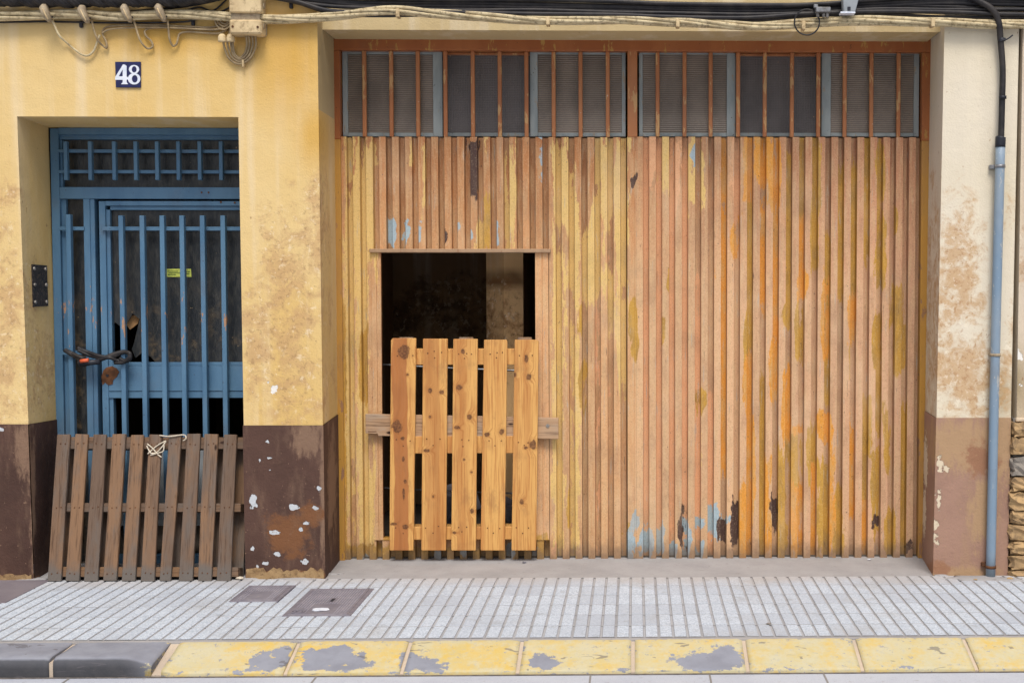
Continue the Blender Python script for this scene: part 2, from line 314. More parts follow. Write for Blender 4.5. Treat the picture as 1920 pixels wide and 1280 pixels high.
M['cablec'] = m_plain('cream_cable_sheath', C(206, 190, 152), C(172, 154, 118), .6, 14, dirt=C(112, 96, 72))
M['cableg'] = m_plain('dusty_grey_cable_sheath', C(166, 146, 112), C(130, 112, 86), .7, 20)
M['cableb'] = m_plain('black_cable_sheath', C(34, 33, 36), C(58, 54, 52), .5, 12)
M['box'] = m_plain('cream_plastic', C(214, 192, 150), C(186, 162, 122), .6, 9, dirt=C(150, 126, 92))
M['clamp'] = m_plain('aged_clamp_plastic', C(172, 156, 130), C(136, 120, 98), .6, 40)
M['pipe'] = m_metal_paint('blue_grey_pipe', C(122, 144, 164), C(140, 154, 166), C(168, 172, 172), thr=.62, dark=C(190, 200, 208))
M['pipeb'] = m_plain('black_plastic', C(34, 36, 44), C(48, 50, 58), .45)
M['steel'] = m_plain('dull_steel', C(150, 152, 156), C(110, 108, 106), .45, 20, metal=.6)
M['navy'] = m_plain('navy_enamel', C(28, 32, 84), C(24, 28, 66), .3, 30, .5, bstr=.05)
M['white'] = m_plain('white_enamel', C(226, 230, 238), C(206, 214, 226), .35, 40, bstr=.05)
M['black'] = m_plain('black_plate_paint', C(38, 36, 38), C(62, 56, 54), .5, 26, dirt=C(120, 106, 90))
M['headp'] = m_metal_paint('dusty_tan_metal_paint', C(172, 142, 112), C(156, 126, 98), C(150, 112, 84), thr=.62)
M['sticker'] = m_plain('yellow_green_sticker', C(196, 204, 96), C(180, 190, 90), .5, 30)
M['stickerink'] = m_plain('sticker_ink', C(70, 96, 50), rough=.6)
M['bag'] = m_plain('grey_plastic_bag', C(120, 118, 126), C(90, 88, 96), .4, 9)
M['bolt'] = m_plain('greyed_bolt', C(160, 156, 150), C(110, 104, 98), .5, 40, metal=.4)
M['rust'] = m_plain('rusted_metal', C(84, 56, 38), C(120, 78, 48), .85, 40)
M['cord'] = m_plain('white_cord', C(214, 204, 186), C(190, 178, 156), .8, 60)
M['red'] = m_plain('orange_red_plastic', C(224, 104, 66), rough=.5)
M['card'] = m_plain('brown_cardboard', C(166, 128, 86), C(140, 104, 66), .9, 20)
M['crumb'] = m_plain('crumbled_render', C(166, 138, 100), C(136, 108, 76), .95, 18, bs=90, bstr=.8, dirt=C(110, 88, 64))
M['stone'] = m_plain('rubble_stone', C(186, 154, 110), C(150, 124, 92), .9, 7, bs=40, bstr=.6, dirt=C(112, 94, 74))
M['stoneg'] = m_plain('grey_rubble_stone', C(146, 138, 128), C(112, 106, 100), .9, 9, bs=40, bstr=.6)
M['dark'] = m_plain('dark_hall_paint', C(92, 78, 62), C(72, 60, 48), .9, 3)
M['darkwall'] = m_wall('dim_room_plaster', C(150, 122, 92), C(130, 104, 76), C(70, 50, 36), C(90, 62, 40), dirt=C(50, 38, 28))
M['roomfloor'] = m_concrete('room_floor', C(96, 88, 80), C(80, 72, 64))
M['greyboard'] = m_plain('grey_panel', C(150, 156, 160), C(120, 126, 130), .6, 5)

# ------------------------------------------------------------------ object helpers
def link(name, me, mat=None, parent=None, smooth=False):
    o = bpy.data.objects.new(name, me); COL.objects.link(o)
    if mat is not None and len(me.materials) == 0: me.materials.append(mat)
    if parent is not None: o.parent = parent
    if smooth:
        for p in me.polygons: p.use_smooth = True
    return o
def tag(o, label=None, cat=None, group=None, kind=None):
    if label: o['label'] = label
    if cat: o['category'] = cat
    if group: o['group'] = group
    if kind: o['kind'] = kind
    return o
def empty(name, label, cat, group=None):
    o = bpy.data.objects.new(name, None); COL.objects.link(o); o.empty_display_size = .1
    return tag(o, label, cat, group)
def recentre(o):
    me = o.data; c = sum((v.co for v in me.vertices), Vector()) / len(me.vertices)
    me.transform(Matrix.Translation(-c)); o.location = o.location + c; return o
def py_mesh(name, vs, fs):
    me = bpy.data.meshes.new(name); me.from_pydata([tuple(v) for v in vs], [], fs); me.update(); return me
def fixn(me):
    bm = bmesh.new(); bm.from_mesh(me); bmesh.ops.recalc_face_normals(bm, faces=bm.faces); bm.to_mesh(me); bm.free(); return me
def box_mesh(name, lo, hi, bev=0.0, seg=1):
    bm = bmesh.new(); bmesh.ops.create_cube(bm, size=1)
    lo, hi = Vector(lo), Vector(hi)
    for v in bm.verts: v.co = Vector([lo[i] + (v.co[i] + .5) * (hi[i] - lo[i]) for i in range(3)])
    if bev: bmesh.ops.bevel(bm, geom=bm.edges[:], offset=bev, segments=seg, affect='EDGES')
    me = bpy.data.meshes.new(name); bm.to_mesh(me); bm.free(); return me
def bar_mesh(name, a, b, w, d, bev=0.002):
    """a square bar between two points, w wide and d deep"""
    a, b = Vector(a), Vector(b); L = (b - a).length; z = (b - a).normalized()
    y = Vector((0, 1, 0)); x = y.cross(z); 
    if x.length < .01: x = Vector((1, 0, 0))
    x.normalize(); y = z.cross(x)
    me = box_mesh(name, (-w / 2, -d / 2, 0), (w / 2, d / 2, L), bev)
    me.transform(Matrix((( x.x, y.x, z.x, a.x), (x.y, y.y, z.y, a.y), (x.z, y.z, z.z, a.z), (0, 0, 0, 1)))); return me
def prism(name, pts, y0, y1, bev=0.0):
    """outline pts (x, z) extruded from y0 (front) to y1"""
    n = len(pts); vs = [(x, y0, z) for x, z in pts] + [(x, y1, z) for x, z in pts]
    fs = [tuple(range(n)), tuple(range(2 * n - 1, n - 1, -1))] + [(i, i + n, (i + 1) % n + n, (i + 1) % n) for i in range(n)]
    me = fixn(py_mesh(name, vs, fs))
    if bev:
        bm = bmesh.new(); bm.from_mesh(me); bmesh.ops.bevel(bm, geom=bm.edges[:], offset=bev, segments=1, affect='EDGES'); bm.to_mesh(me); bm.free()
    return me
def catmull(pts, k=6):
    pts = [Vector(p) for p in pts]; out = []
    for i in range(len(pts) - 1):
        p0 = pts[max(i - 1, 0)]; p1 = pts[i]; p2 = pts[i + 1]; p3 = pts[min(i + 2, len(pts) - 1)]
        for j in range(k):
            t = j / k
            out.append(.5 * ((2 * p1) + (p2 - p0) * t + (2 * p0 - 5 * p1 + 4 * p2 - p3) * t * t + (3 * p1 - p0 - 3 * p2 + p3) * t ** 3))
    out.append(pts[-1]); return out
def tube_mesh(name, pts, r, sides=8, k=6, rf=None, smooth=True):
    c = catmull(pts, k) if k > 1 else [Vector(p) for p in pts]
    vs, fs = [], []; N = len(c); up = None
    for i, p in enumerate(c):
        t = (c[min(i + 1, N - 1)] - c[max(i - 1, 0)]).normalized()
        if up is None:
            up = Vector((0, 0, 1)) if abs(t.z) < .9 else Vector((0, 1, 0))
        x = up.cross(t); x = x.normalized() if x.length > 1e-5 else Vector((1, 0, 0)); y = t.cross(x); up = y
        rr = r * (rf(i / (N - 1)) if rf else 1)
        for s in range(sides):
            a = 2 * math.pi * s / sides; vs.append(p + (x * math.cos(a) + y * math.sin(a)) * rr)
    for i in range(N - 1):
        for s in range(sides):
            fs.append((i * sides + s, i * sides + (s + 1) % sides, (i + 1) * sides + (s + 1) % sides, (i + 1) * sides + s))
    fs.append(tuple(range(sides - 1, -1, -1))); fs.append(tuple((N - 1) * sides + s for s in range(sides)))
    me = py_mesh(name, vs, fs)
    if smooth:
        for p in me.polygons: p.use_smooth = True
    return me
def disc_mesh(name, c, r, depth, axis='Y', sides=12):
    bm = bmesh.new(); bmesh.ops.create_cone(bm, cap_ends=True, segments=sides, radius1=r, radius2=r * .85, depth=depth)
    rot = {'Y': Matrix.Rotation(R(90), 4, 'X'), 'X': Matrix.Rotation(R(90), 4, 'Y'), 'Z': Matrix.Identity(4)}[axis]
    bmesh.ops.transform(bm, matrix=Matrix.Translation(Vector(c)) @ rot, verts=bm.verts); me = bpy.data.meshes.new(name); bm.to_mesh(me); bm.free(); return me
def join_meshes(name, ms):
    bm = bmesh.new()
    for m in ms: bm.from_mesh(m)
    me = bpy.data.meshes.new(name); bm.to_mesh(me); bm.free(); return me
CH = {'r': 0, 'g': 1, 'b': 2}
def weights(px, py, patches, where=None):
    v = [0.0, 0.0, 0.0]
    for p in patches:
        if len(p) > 6 and where is not None and p[6] != where: continue
        ch, cx, cy, rx, ry = p[:5]; shape = p[5] if len(p) > 5 else 'e'
        dx, dy = abs(px - cx) / rx, abs(py - cy) / ry
        d = math.hypot(dx, dy) if shape == 'e' else max(dx, dy)
        v[CH[ch]] = max(v[CH[ch]], min(1, max(0, 1.3 - .8 * d)))
    return v
def grid_mesh(name, c, nu, nv, patches=(), jit=0.0, attr='wa'):
    """bilinear sheet TL,TR,BR,BL with stain weights per vertex"""
    tl, tr, br, bl = [Vector(p) for p in c]; vs, fs = [], []
    for j in range(nv + 1):
        for i in range(nu + 1):
            s, t = i / nu, j / nv; vs.append(tl * (1 - s) * (1 - t) + tr * s * (1 - t) + br * s * t + bl * (1 - s) * t)
    nrm = (tr - tl).cross(bl - tl).normalized()
    if jit:
        for j in range(1, nv):
            for i in range(1, nu): vs[j * (nu + 1) + i] = vs[j * (nu + 1) + i] + nrm * random.uniform(-jit, jit)
    for j in range(nv):
        for i in range(nu):
            a = j * (nu + 1) + i; fs.append((a, a + nu + 1, a + nu + 2, a + 1))
    me = py_mesh(name, vs, fs); at = me.color_attributes.new(attr, 'FLOAT_COLOR', 'POINT')
    for k, v in enumerate(vs):
        ww = weights(*proj(v), patches); at.data[k].color = (*ww, 1)
    for p in me.polygons: p.use_smooth = True
    return me
def sheet(name, c, mat, parent, patches=(), cell=.05, jit=0.0):
    nu = max(1, int((Vector(c[1]) - Vector(c[0])).length / cell)); nv = max(1, int((Vector(c[3]) - Vector(c[0])).length / cell))
    return link(name, grid_mesh(name, c, min(nu, 90), min(nv, 90), patches, jit), mat, parent)
# ================================================================== THE SETTING
DG, DD = 0.43, 0.37
def pxbox(name, u0, u1, v0, v1, y0, y1, mat, parent=None, bev=.003, vref=None):
    vr = (v0 + v1) / 2 if vref is None else vref; um = (u0 + u1) / 2
    lo = (P(u0, vr, y0).x, y0, P(um, v1, y0).z); hi = (P(u1, vr, y0).x, y1, P(um, v0, y0).z)
    return link(name, box_mesh(name, lo, hi, bev), mat, parent)
class Edge:                                   # a wall corner: a nearly upright line in the place
    def __init__(s, a, b): s.a, s.b = a, b
    def at(s, z):
        t = (z - s.a.z) / (s.b.z - s.a.z); p = s.a.lerp(s.b, t); return Vector((p.x, p.y, z))
ROOF = 6.6
road = link('road', box_mesh('road', (-40, -60, -.5), (40, -1.49, -.088)), M['road']); tag(road, kind='structure')
for u, w_ in ((590, .008), (1105, .008), (1330, .008), (1546, .008), (130, .008)):   # joints of the gutter slabs
    x = G(u, 1270, -.088).x; j = link('gutter_joint', box_mesh('gutter_joint', (x, -2.3, -.0879), (x + w_, -1.505, -.0858)), M['mortar'], road)
pav = link('pavement', box_mesh('pavement', (-12, -1.255, -.4), (12, 0.02, -.012)), M['mortar']); tag(pav, kind='structure')
apron = link('threshold', grid_mesh('threshold', [(-12, .6, .012), (12, .6, .012), (12, -.02, -.003), (-12, -.02, -.003)], 60, 6, jit=.0015), M['apron']); tag(apron, kind='structure')
# ground covers first, so that the tiles can leave room for them
c1 = [G(528, 1155), G(657, 1155), G(580, 1104)]; CV1 = (c1[0].x, c1[1].x, c1[0].y, c1[2].y)
c2 = [G(428, 1128), G(520, 1128), G(455, 1098)]; CV2 = (c2[0].x, c2[1].x, c2[0].y, c2[2].y)
slab = (-9, G(14, 1128).x, G(0, 1130).y, -.03)
def tile_mesh():
    ms = []; T = .2; w3 = T / 3
    for k in range(3):
        x0 = -T / 2 + k * w3 + .0042; x1 = x0 + w3 - .0084; y0, y1 = -T / 2 + .005, T / 2 - .005; b = .003
        vs = [(x0, y0, -.006), (x1, y0, -.006), (x1, y1, -.006), (x0, y1, -.006), (x0 + b, y0 + .002, 0), (x1 - b, y0 + .002, 0), (x1 - b, y1 - .002, 0), (x0 + b, y1 - .002, 0)]
        ms.append(py_mesh('bar', vs, [(4, 5, 6, 7), (0, 1, 5, 4), (1, 2, 6, 5), (2, 3, 7, 6), (3, 0, 4, 7)]))
    ms.append(py_mesh('bed', [(-.0998, -.0998, -.0058), (.0998, -.0998, -.0058), (.0998, .0998, -.0058), (-.0998, .0998, -.0058)], [(0, 1, 2, 3)]))
    for ya, yb_ in ((-.1, -.0946), (.0946, .1)): ms.append(py_mesh('joint', [(-.1, ya, -.0022), (.1, ya, -.0022), (.1, yb_, -.0022), (-.1, yb_, -.0022)], [(0, 1, 2, 3)]))
    return join_meshes('paving_tile', ms)
tm = tile_mesh(); tm.materials.append(M['tile'])
def over(x0, x1, y0, y1, c, m=.01): return x0 < c[1] - m and x1 > c[0] + m and y0 < c[3] - m and y1 > c[2] + m
for j in range(6):
    for i in range(36):
        x, y = -4.2 + i * .2005, -.115 - j * .2005
        if any(over(x - .1, x + .1, y - .1, y + .1, c) for c in ()): 
            continue
        o = link('paving_tile', tm, None, pav); o.location = (x, y, random.uniform(-.0006, .0006)); o.rotation_euler = (random.uniform(-.002, .002), random.uniform(-.002, .002), 0)
link('worn_slab', box_mesh('worn_slab', (slab[0], slab[2], -.02), (slab[1], slab[3], .004), .002), M['purple'], pav)
# kerb
KY0, KY1, KH = -1.262, -1.500, -.080
kerb = link('kerb', box_mesh('kerb', (-12, -1.48, -.4), (12, -1.27, -.11)), M['mortar']); tag(kerb, kind='structure')
kp = [('r', 500, 1240, 35, 18), ('r', 530, 1225, 14, 14), ('r', 620, 1232, 55, 24), ('r', 660, 1240, 40, 14), ('r', 595, 1245, 30, 16), ('r', 765, 1240, 16, 22), ('r', 800, 1245, 36, 14), ('r', 1018, 1240, 30, 14), ('r', 1330, 1240, 70, 16), ('r', 1360, 1222, 25, 18),
      ('r', 290, 1215, 30, 30), ('g', 300, 1230, 40, 50), ('g', 380, 1205, 70, 16), ('g', 450, 1255, 300, 7), ('g', 900, 1198, 900, 6), ('g', 1100, 1258, 900, 5), ('g', 1860, 1230, 120, 50), ('g', 1230, 1215, 30, 30), ('g', 1560, 1232, 620, 70), ('g', 335, 1240, 40, 40), ('g', 820, 1258, 60, 14), ('g', 1700, 1235, 200, 60)]
XK = [G(u, 1230, -.05).x for u in (1187, 1398)]; KL = XK[1] - XK[0]
def ramp(x):                                   # 1 = dropped, painted kerb; 0 = full kerb
    t = (x - G(196, 1250).x) / (G(292, 1250).x - G(196, 1250).x); t = min(1, max(0, t)); return t * t * (1.6 - .6 * t)
for k in range(-9, 8):
    x0, x1 = XK[0] + k * KL + .009, XK[0] + (k + 1) * KL - .009
    if k == -5: x1 = G(312, 1230, -.05).x
    if k == -4: x0 = G(330, 1230, -.05).x
    vs, fs, wt = [], [], []; NU = 22
    for i in range(NU + 1):
        x = x0 + (x1 - x0) * i / NU; r = ramp(x); e = .004 if i in (0, NU) else 0
        prof = []
        for t in (0, .04, .12, .3, .5, .7, .88, .96, 1):
            y = KY0 + (KY1 - KY0) * t; zr = 0 - max(0, (t - .06)) / .94 * (-KH - .012); zf = -.012 * max(0, (t - .9) / .1) ** 2
            prof.append((y, zr * r + zf * (1 - r)))
        prof += [(KY1 - .003, prof[-1][1] * .5 + KH * .5), (KY1 - .002, KH - .02)]
        for q, (y, z) in enumerate(prof):
            p = Vector((x, y, z - e - .001 + random.uniform(-.0012, .0012))); vs.append(p); ww = weights(*proj(p), kp)
            grey = 1 - r
            ed = .34 if (i in (0, NU) or q in (0, 1, 7, 8, 9)) else (.22 if i in (1, NU - 1) else .08)
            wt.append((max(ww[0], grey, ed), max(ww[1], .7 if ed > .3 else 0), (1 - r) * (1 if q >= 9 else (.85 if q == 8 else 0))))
    n = 11
    for i in range(NU):
        for q in range(n - 1): a = i * n + q; fs.append((a, a + 1, a + n + 1, a + n))
    b0 = len(vs)                                # close the ends
    for i in (0, NU): fs.append(tuple(i * n + q for q in (range(n) if i == 0 else range(n - 1, -1, -1))))
    me = fixn(py_mesh('kerb_stone', vs, fs)); at = me.color_attributes.new('wa', 'FLOAT_COLOR', 'POINT')
    for q, ww in enumerate(wt): at.data[q].color = (*ww, 1)
    for p in me.polygons: p.use_smooth = len(p.vertices) == 4
    link('kerb_stone', me, M['kerb'], kerb)
xrp = G(300, 1235).x
for a, b, zz in ((-6, G(180, 1250).x, -.02), (G(180, 1250).x, 6, KH + .004)):
    fm = py_mesh('joint_filling', [(a, KY0, -.008), (b, KY0, -.008), (b, KY1 + .001, zz - .004), (a, KY1 + .001, zz - .004), (b, KY1 + .001, -.16), (a, KY1 + .001, -.16)], [(0, 3, 2, 1), (3, 5, 4, 2)]); link('joint_filling', fm, M['kjoint'], kerb)
link('edge_mortar', box_mesh('edge_mortar', (-8, KY0 - .003, -.02), (8, -1.222, -.0035)), M['apron'], kerb)
link('gutter_gap', box_mesh('gutter_gap', (-8, KY1 - .016, -.0875), (8, KY1 - .001, -.0855)), M['gapdirt'], kerb)

# ------------------------------------------------------------------ yellow house
e_out = Edge(P(-900, 218), P(-890, 1083)); e_l = Edge(P(32, 218), P(64, 1083)); e_lb = Edge(P(91, 240, DD), P(108, 815, DD))
e_r = Edge(P(447, 221), P(462, 1083)); e_p = Edge(P(595, 45), P(609, 1083)); e_pb = Edge(P(627, 78, DG), P(637, 1056, DG))
zt = P(240, 219).z; ztb = P(270, 240, DD).z; zd = P(530, 797).z; zdl = P(30, 795).z; zdb = P(104, 786, DD).z
wp = [('r', 545, 600, 62, 210), ('r', 590, 420, 26, 110), ('r', 520, 440, 40, 60), ('r', 560, 720, 60, 60), ('r', 480, 640, 25, 120), ('r', 12, 620, 36, 230), ('r', 8, 370, 30, 24), ('r', 70, 690, 34, 90), ('r', 60, 530, 20, 50),
      ('b', 545, 90, 70, 120), ('b', 470, 60, 60, 50), ('b', 300, 70, 90, 30), ('b', 590, 250, 30, 60), ('g', 511, 722, 5, 9)]  # upper 'b' patches: overhead shade put into a more saturated yellow
house = empty('yellow_house', 'yellow plastered house front with brown painted base around the blue door', 'house')
house.location = (0, 0, 0)
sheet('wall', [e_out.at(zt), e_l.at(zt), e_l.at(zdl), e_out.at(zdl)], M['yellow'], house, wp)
sheet('wall', [Vector((e_out.at(zt).x, 0, ROOF)), Vector((e_p.at(zt).x, 0, ROOF)), Vector((e_p.at(3.35).x, 0, 3.35)), Vector((e_out.at(zt).x, 0, 3.35))], M['yellow'], house, (), .4)
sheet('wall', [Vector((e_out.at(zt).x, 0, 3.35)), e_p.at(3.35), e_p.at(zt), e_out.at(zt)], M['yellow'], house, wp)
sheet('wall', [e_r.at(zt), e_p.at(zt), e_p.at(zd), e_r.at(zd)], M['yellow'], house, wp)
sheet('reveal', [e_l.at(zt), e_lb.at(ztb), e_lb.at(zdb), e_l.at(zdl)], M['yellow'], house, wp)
sheet('reveal', [Vector((e_r.at(zt).x, DD, ztb)), e_r.at(zt), e_r.at(zd), Vector((e_r.at(zd).x, DD, zd))], M['yellow'], house, ())
sheet('soffit', [e_lb.at(ztb), Vector((e_r.at(zt).x, DD, ztb)), e_r.at(zt), e_l.at(zt)], M['yellow'], house, ())
zc = P(612, 205).z
sheet('reveal', [(e_p.at(3.35).x, 0, ROOF), (e_p.at(3.35).x, .12, ROOF), (e_p.at(3.35).x, .12, 3.35), (e_p.at(3.35).x, 0, 3.35)], M['cream'], house, (), .3)
sheet('reveal', [e_p.at(3.35), e_pb.at(3.35), e_pb.at(zc), e_p.at(zc)], M['lintel'], house, [('b', 612, 110, 60, 160)])
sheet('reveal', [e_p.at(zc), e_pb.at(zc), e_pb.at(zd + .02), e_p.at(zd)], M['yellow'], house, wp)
# brown base, a few millimetres proud
def proud(p, dx=0): return Vector((p.x + dx, p.y - .005, p.z))
dp = [('g', 475, 940, 6.2, 14.9), ('g', 550, 950, 9.9, 6.2), ('g', 598, 915, 5.0, 6.2), ('g', 592, 952, 5.0, 4.3), ('g', 515, 998, 9.9, 4.3), ('g', 565, 992, 4.3, 3.7), ('g', 575, 980, 7.4, 2.5), ('g', 570, 1053, 8.7, 5.6), ('g', 518, 1038, 5.6, 5.0), ('g', 497, 1056, 6.2, 3.1), ('g', 482, 1062, 3.7, 3.7), ('g', 473, 1028, 3.1, 5.0), ('g', 506, 858, 5.0, 3.1), ('g', 487, 862, 2.5, 3.1), ('g', 505, 881, 2.5, 2.5), ('g', 501, 828, 2.5, 1.9), ('g', 2, 803, 3.7, 5.0),
      ('r', 575, 820, 26, 34), ('r', 45, 840, 14, 60), ('r', 606, 860, 6, 200), ('r', 62, 930, 4, 150), ('r', 540, 1080, 80, 6), ('b', 540, 1000, 40, 40), ('b', 580, 965, 20, 20), ('b', 540, 1078, 90, 7), ('b', 20, 1084, 60, 6)]
sheet('base_paint', [proud(e_out.at(zdl)), proud(e_l.at(zdl)), proud(e_l.at(-.02)), proud(e_out.at(-.02))], M['brown'], house, dp, .025)
sheet('base_paint', [proud(e_l.at(zdl), .005), e_lb.at(zdb) + Vector((.005, 0, 0)), e_lb.at(-.02) + Vector((.005, 0, 0)), proud(e_l.at(-.02), .005)], M['brown'], house, dp, .025)
sheet('base_paint', [proud(e_r.at(zd), -.004), proud(e_p.at(zd), .004), proud(e_p.at(-.02), .004), proud(e_r.at(-.02), -.004)], M['brown'], house, dp, .011)
sheet('base_paint', [proud(e_p.at(zd), .004), e_pb.at(zd + .02) + Vector((.004, 0, 0)), e_pb.at(-.02) + Vector((.004, 0, 0)), proud(e_p.at(-.02), .004)], M['brown'], house, [('r', 622, 900, 8, 100)], .04)
sheet('base_paint', [Vector((e_r.at(zd).x - .004, DD, zd)), proud(e_r.at(zd), -.004), proud(e_r.at(-.02), -.004), Vector((e_r.at(0).x - .004, DD, -.02))], M['brown'], house, ())
# top edges of the paint build-up
for a, b in ((e_out.at(zdl), e_l.at(zdl)), (e_r.at(zd), e_p.at(zd))):
    link('base_edge', box_mesh('base_edge', (a.x, -.0048, a.z - .01), (b.x, -.0002, a.z - .0002)), M['brown'], house)
rq = random.Random(5)
for a_, b_, zz_ in ((e_r.at(0).x + .002, e_p.at(0).x - .002, .055), (e_l.at(0).x - 1.0, e_l.at(0).x - .01, .03)):
    n_ = max(8, int((b_ - a_) / .018)); top_ = [(a_ + (b_ - a_) * i / n_, zz_ * rq.uniform(.6, 1.15)) for i in range(n_ + 1)]
    link('crumbled_foot', prism('crumbled_foot', [(a_, -.02)] + top_ + [(b_, -.02)], -.012, .03), M['crumb'], house)
# dark hall behind the blue door
hx0, hx1 = e_lb.at(1).x - .02, e_r.at(1).x + .16
def room(name_prefix, x0, x1, y0, y1, z0, z1, mats, parent, t=.15):
    wl, fl, bk = mats
    link('room_wall', box_mesh('room_wall', (x0 - t, y0, z0 - t), (x0, y1 + t, z1 + t)), wl, parent)
    link('room_wall', box_mesh('room_wall', (x1, y0, z0 - t), (x1 + t, y1 + t, z1 + t)), wl, parent)
    link('room_wall', box_mesh('room_wall', (x0 - .001, y1, z0 - t), (x1 + .001, y1 + t, z1 + t)), bk, parent)
    link('room_ceiling', box_mesh('room_ceiling', (x0 - .001, y0 + .001, z1), (x1 + .001, y1 + .001, z1 + t)), wl, parent)
    link('room_floor', box_mesh('room_floor', (x0 - .001, y0 + .001, z0 - t), (x1 + .001, y1 + .001, z0)), fl, parent)
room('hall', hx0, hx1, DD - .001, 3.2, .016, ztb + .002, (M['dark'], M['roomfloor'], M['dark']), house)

# ------------------------------------------------------------------ garage building: lintel, right pier, room
gar = empty('garage_building', 'cream plastered garage bay with lintel, tan based right pier and dim room', 'building')
e_q = Edge(P(1771, 45), P(1750, 1078)); e_qb = Edge(P(1744, 90, DG), P(1729, 1055, DG)); e_c = Edge(P(1911, 45), P(1889, 1080))
zq = P(1800, 783).z; zl1 = P(900, 22).z; zl2 = P(900, 57, .12).z; zl3 = P(900, 76, DG).z
cp = [('r', 1800, 520, 46, 150), ('r', 1748, 600, 20, 220), ('r', 1830, 700, 60, 110), ('r', 1775, 660, 20, 140), ('r', 1860, 690, 20, 60), ('r', 1825, 340, 6, 6), ('r', 1895, 420, 12, 60), ('r', 1900, 620, 14, 80), ('b', 1880, 740, 22, 40)]
sheet('pier_front', [Vector((e_q.at(3.35).x, 0, 3.35)), Vector((e_c.at(3.35).x, 0, 3.35)), e_c.at(zq), e_q.at(zq)], M['cream'], gar, cp)
sheet('pier_reveal', [e_qb.at(3.35), e_q.at(3.35), e_q.at(zq), e_qb.at(zq)], M['cream'], gar, cp)
tp = [('r', 1810, 835, 80, 46), ('r', 1845, 960, 26, 60), ('r', 1880, 830, 20, 80), ('r', 1800, 1075, 70, 14), ('g', 1763, 870, 5, 14), ('g', 1757, 935, 4, 20), ('g', 1754, 1000, 4, 30), ('g', 1735, 870, 4, 50), ('g', 1733, 960, 3, 40), ('b', 1760, 1065, 24, 14), ('b', 1840, 860, 30, 30), ('g', 1775, 880, 8, 5)]
sheet('pier_base', [proud(e_q.at(zq), -.003), proud(e_c.at(zq)), proud(e_c.at(-.02)), proud(e_q.at(-.02), -.003)], M['tan'], gar, tp, .02)
sheet('pier_base', [e_qb.at(zq) - Vector((.003, 0, 0)), proud(e_q.at(zq), -.003), proud(e_q.at(-.02), -.003), e_qb.at(-.02) - Vector((.003, 0, 0))], M['tan'], gar, tp, .025)
sheet('pier_side', [Vector((e_c.at(3.35).x, 0, 3.35)), Vector((e_c.at(3.35).x, .4, 3.35)), Vector((e_c.at(0).x, .4, 0)), e_c.at(0)], M['cream'], gar, ())
link('base_edge', box_mesh('base_edge', (e_q.at(zq).x, -.0048, zq - .01), (e_c.at(zq).x, -.0002, zq - .0002)), M['tan'], gar)
xa, xb = e_p.at(3.0).x, e_q.at(3.0).x
sheet('upper_wall', [(xa - .05, .12, ROOF), (xb + .05, .12, ROOF), (xb + .05, .12, zl2), (xa - .05, .12, zl2)], M['lintel'], gar, (), .12)
sheet('pier_front', [(e_q.at(3.35).x, 0, ROOF), (e_c.at(3.35).x, 0, ROOF), (e_c.at(3.35).x, 0, 3.35), (e_q.at(3.35).x, 0, 3.35)], M['cream'], gar, (), .3)
sheet('pier_reveal', [(e_q.at(3.35).x, .12, ROOF), (e_q.at(3.35).x, 0, ROOF), (e_q.at(3.35).x, 0, 3.35), (e_q.at(3.35).x, .12, 3.35)], M['cream'], gar, (), .3)
lm = py_mesh('lintel', [(xa, .12, zl2), (xb, .12, zl2), (xb, DG + .02, zl3), (xa, DG + .02, zl3)], [(0, 1, 2, 3)])
bm = bmesh.new(); bm.from_mesh(lm); bmesh.ops.subdivide_edges(bm, edges=bm.edges[:], cuts=8, use_grid_fill=True); bm.to_mesh(lm); bm.free()
link('lintel', lm, M['lintel'], gar)
link('unseen_roof_slab', box_mesh('unseen_roof_slab', (-12, 0.0, ROOF + .001), (12, 7, ROOF + .2)), M['mortar'], gar)  # unseen slab, added to keep sky light out from behind the facade
rx0, rx1 = e_pb.at(1).x - .03, e_qb.at(1).x + .03
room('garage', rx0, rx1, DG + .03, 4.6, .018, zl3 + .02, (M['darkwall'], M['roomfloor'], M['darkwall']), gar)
# the stub wall that shows through the wicket opening
p0, p1, p2 = P(912, 560, 1.0), P(945, 560, .88), P(981, 560, .88)
sp_ = [('b', 950, 524, 70, 12, 'b'), ('b', 960, 522, 24, 16, 'b'), ('r', 930, 620, 60, 90), ('r', 975, 600, 14, 60)]
zr0, zr1 = .018, zl3 + .018
for a, b in ((p0, p1), (p1, p2)):
    sheet('room_pillar', [Vector((a.x, a.y, zr1)), Vector((b.x, b.y, zr1)), Vector((b.x, b.y, zr0)), Vector((a.x, a.y, zr0))], M['inner'], gar, sp_)
sheet('room_pillar', [Vector((p2.x, p2.y, zr1)), Vector((p2.x, 2.2, zr1)), Vector((p2.x, 2.2, zr0)), Vector((p2.x, p2.y, zr0))], M['inner'], gar, ())
sheet('room_partition', [Vector((rx0, 2.3, zr1)), Vector((p0.x, 2.3, zr1)), Vector((p0.x, 2.3, zr0)), Vector((rx0, 2.3, zr0))], M['darkwall'], gar, [('r', 850, 580, 80, 60), ('r', 780, 600, 60, 30)])
sheet('room_pillar', [Vector((p0.x, 2.3, zr1)), Vector((p0.x, p0.y, zr1)), Vector((p0.x, p0.y, zr0)), Vector((p0.x, 2.3, zr0))], M['inner'], gar, ())

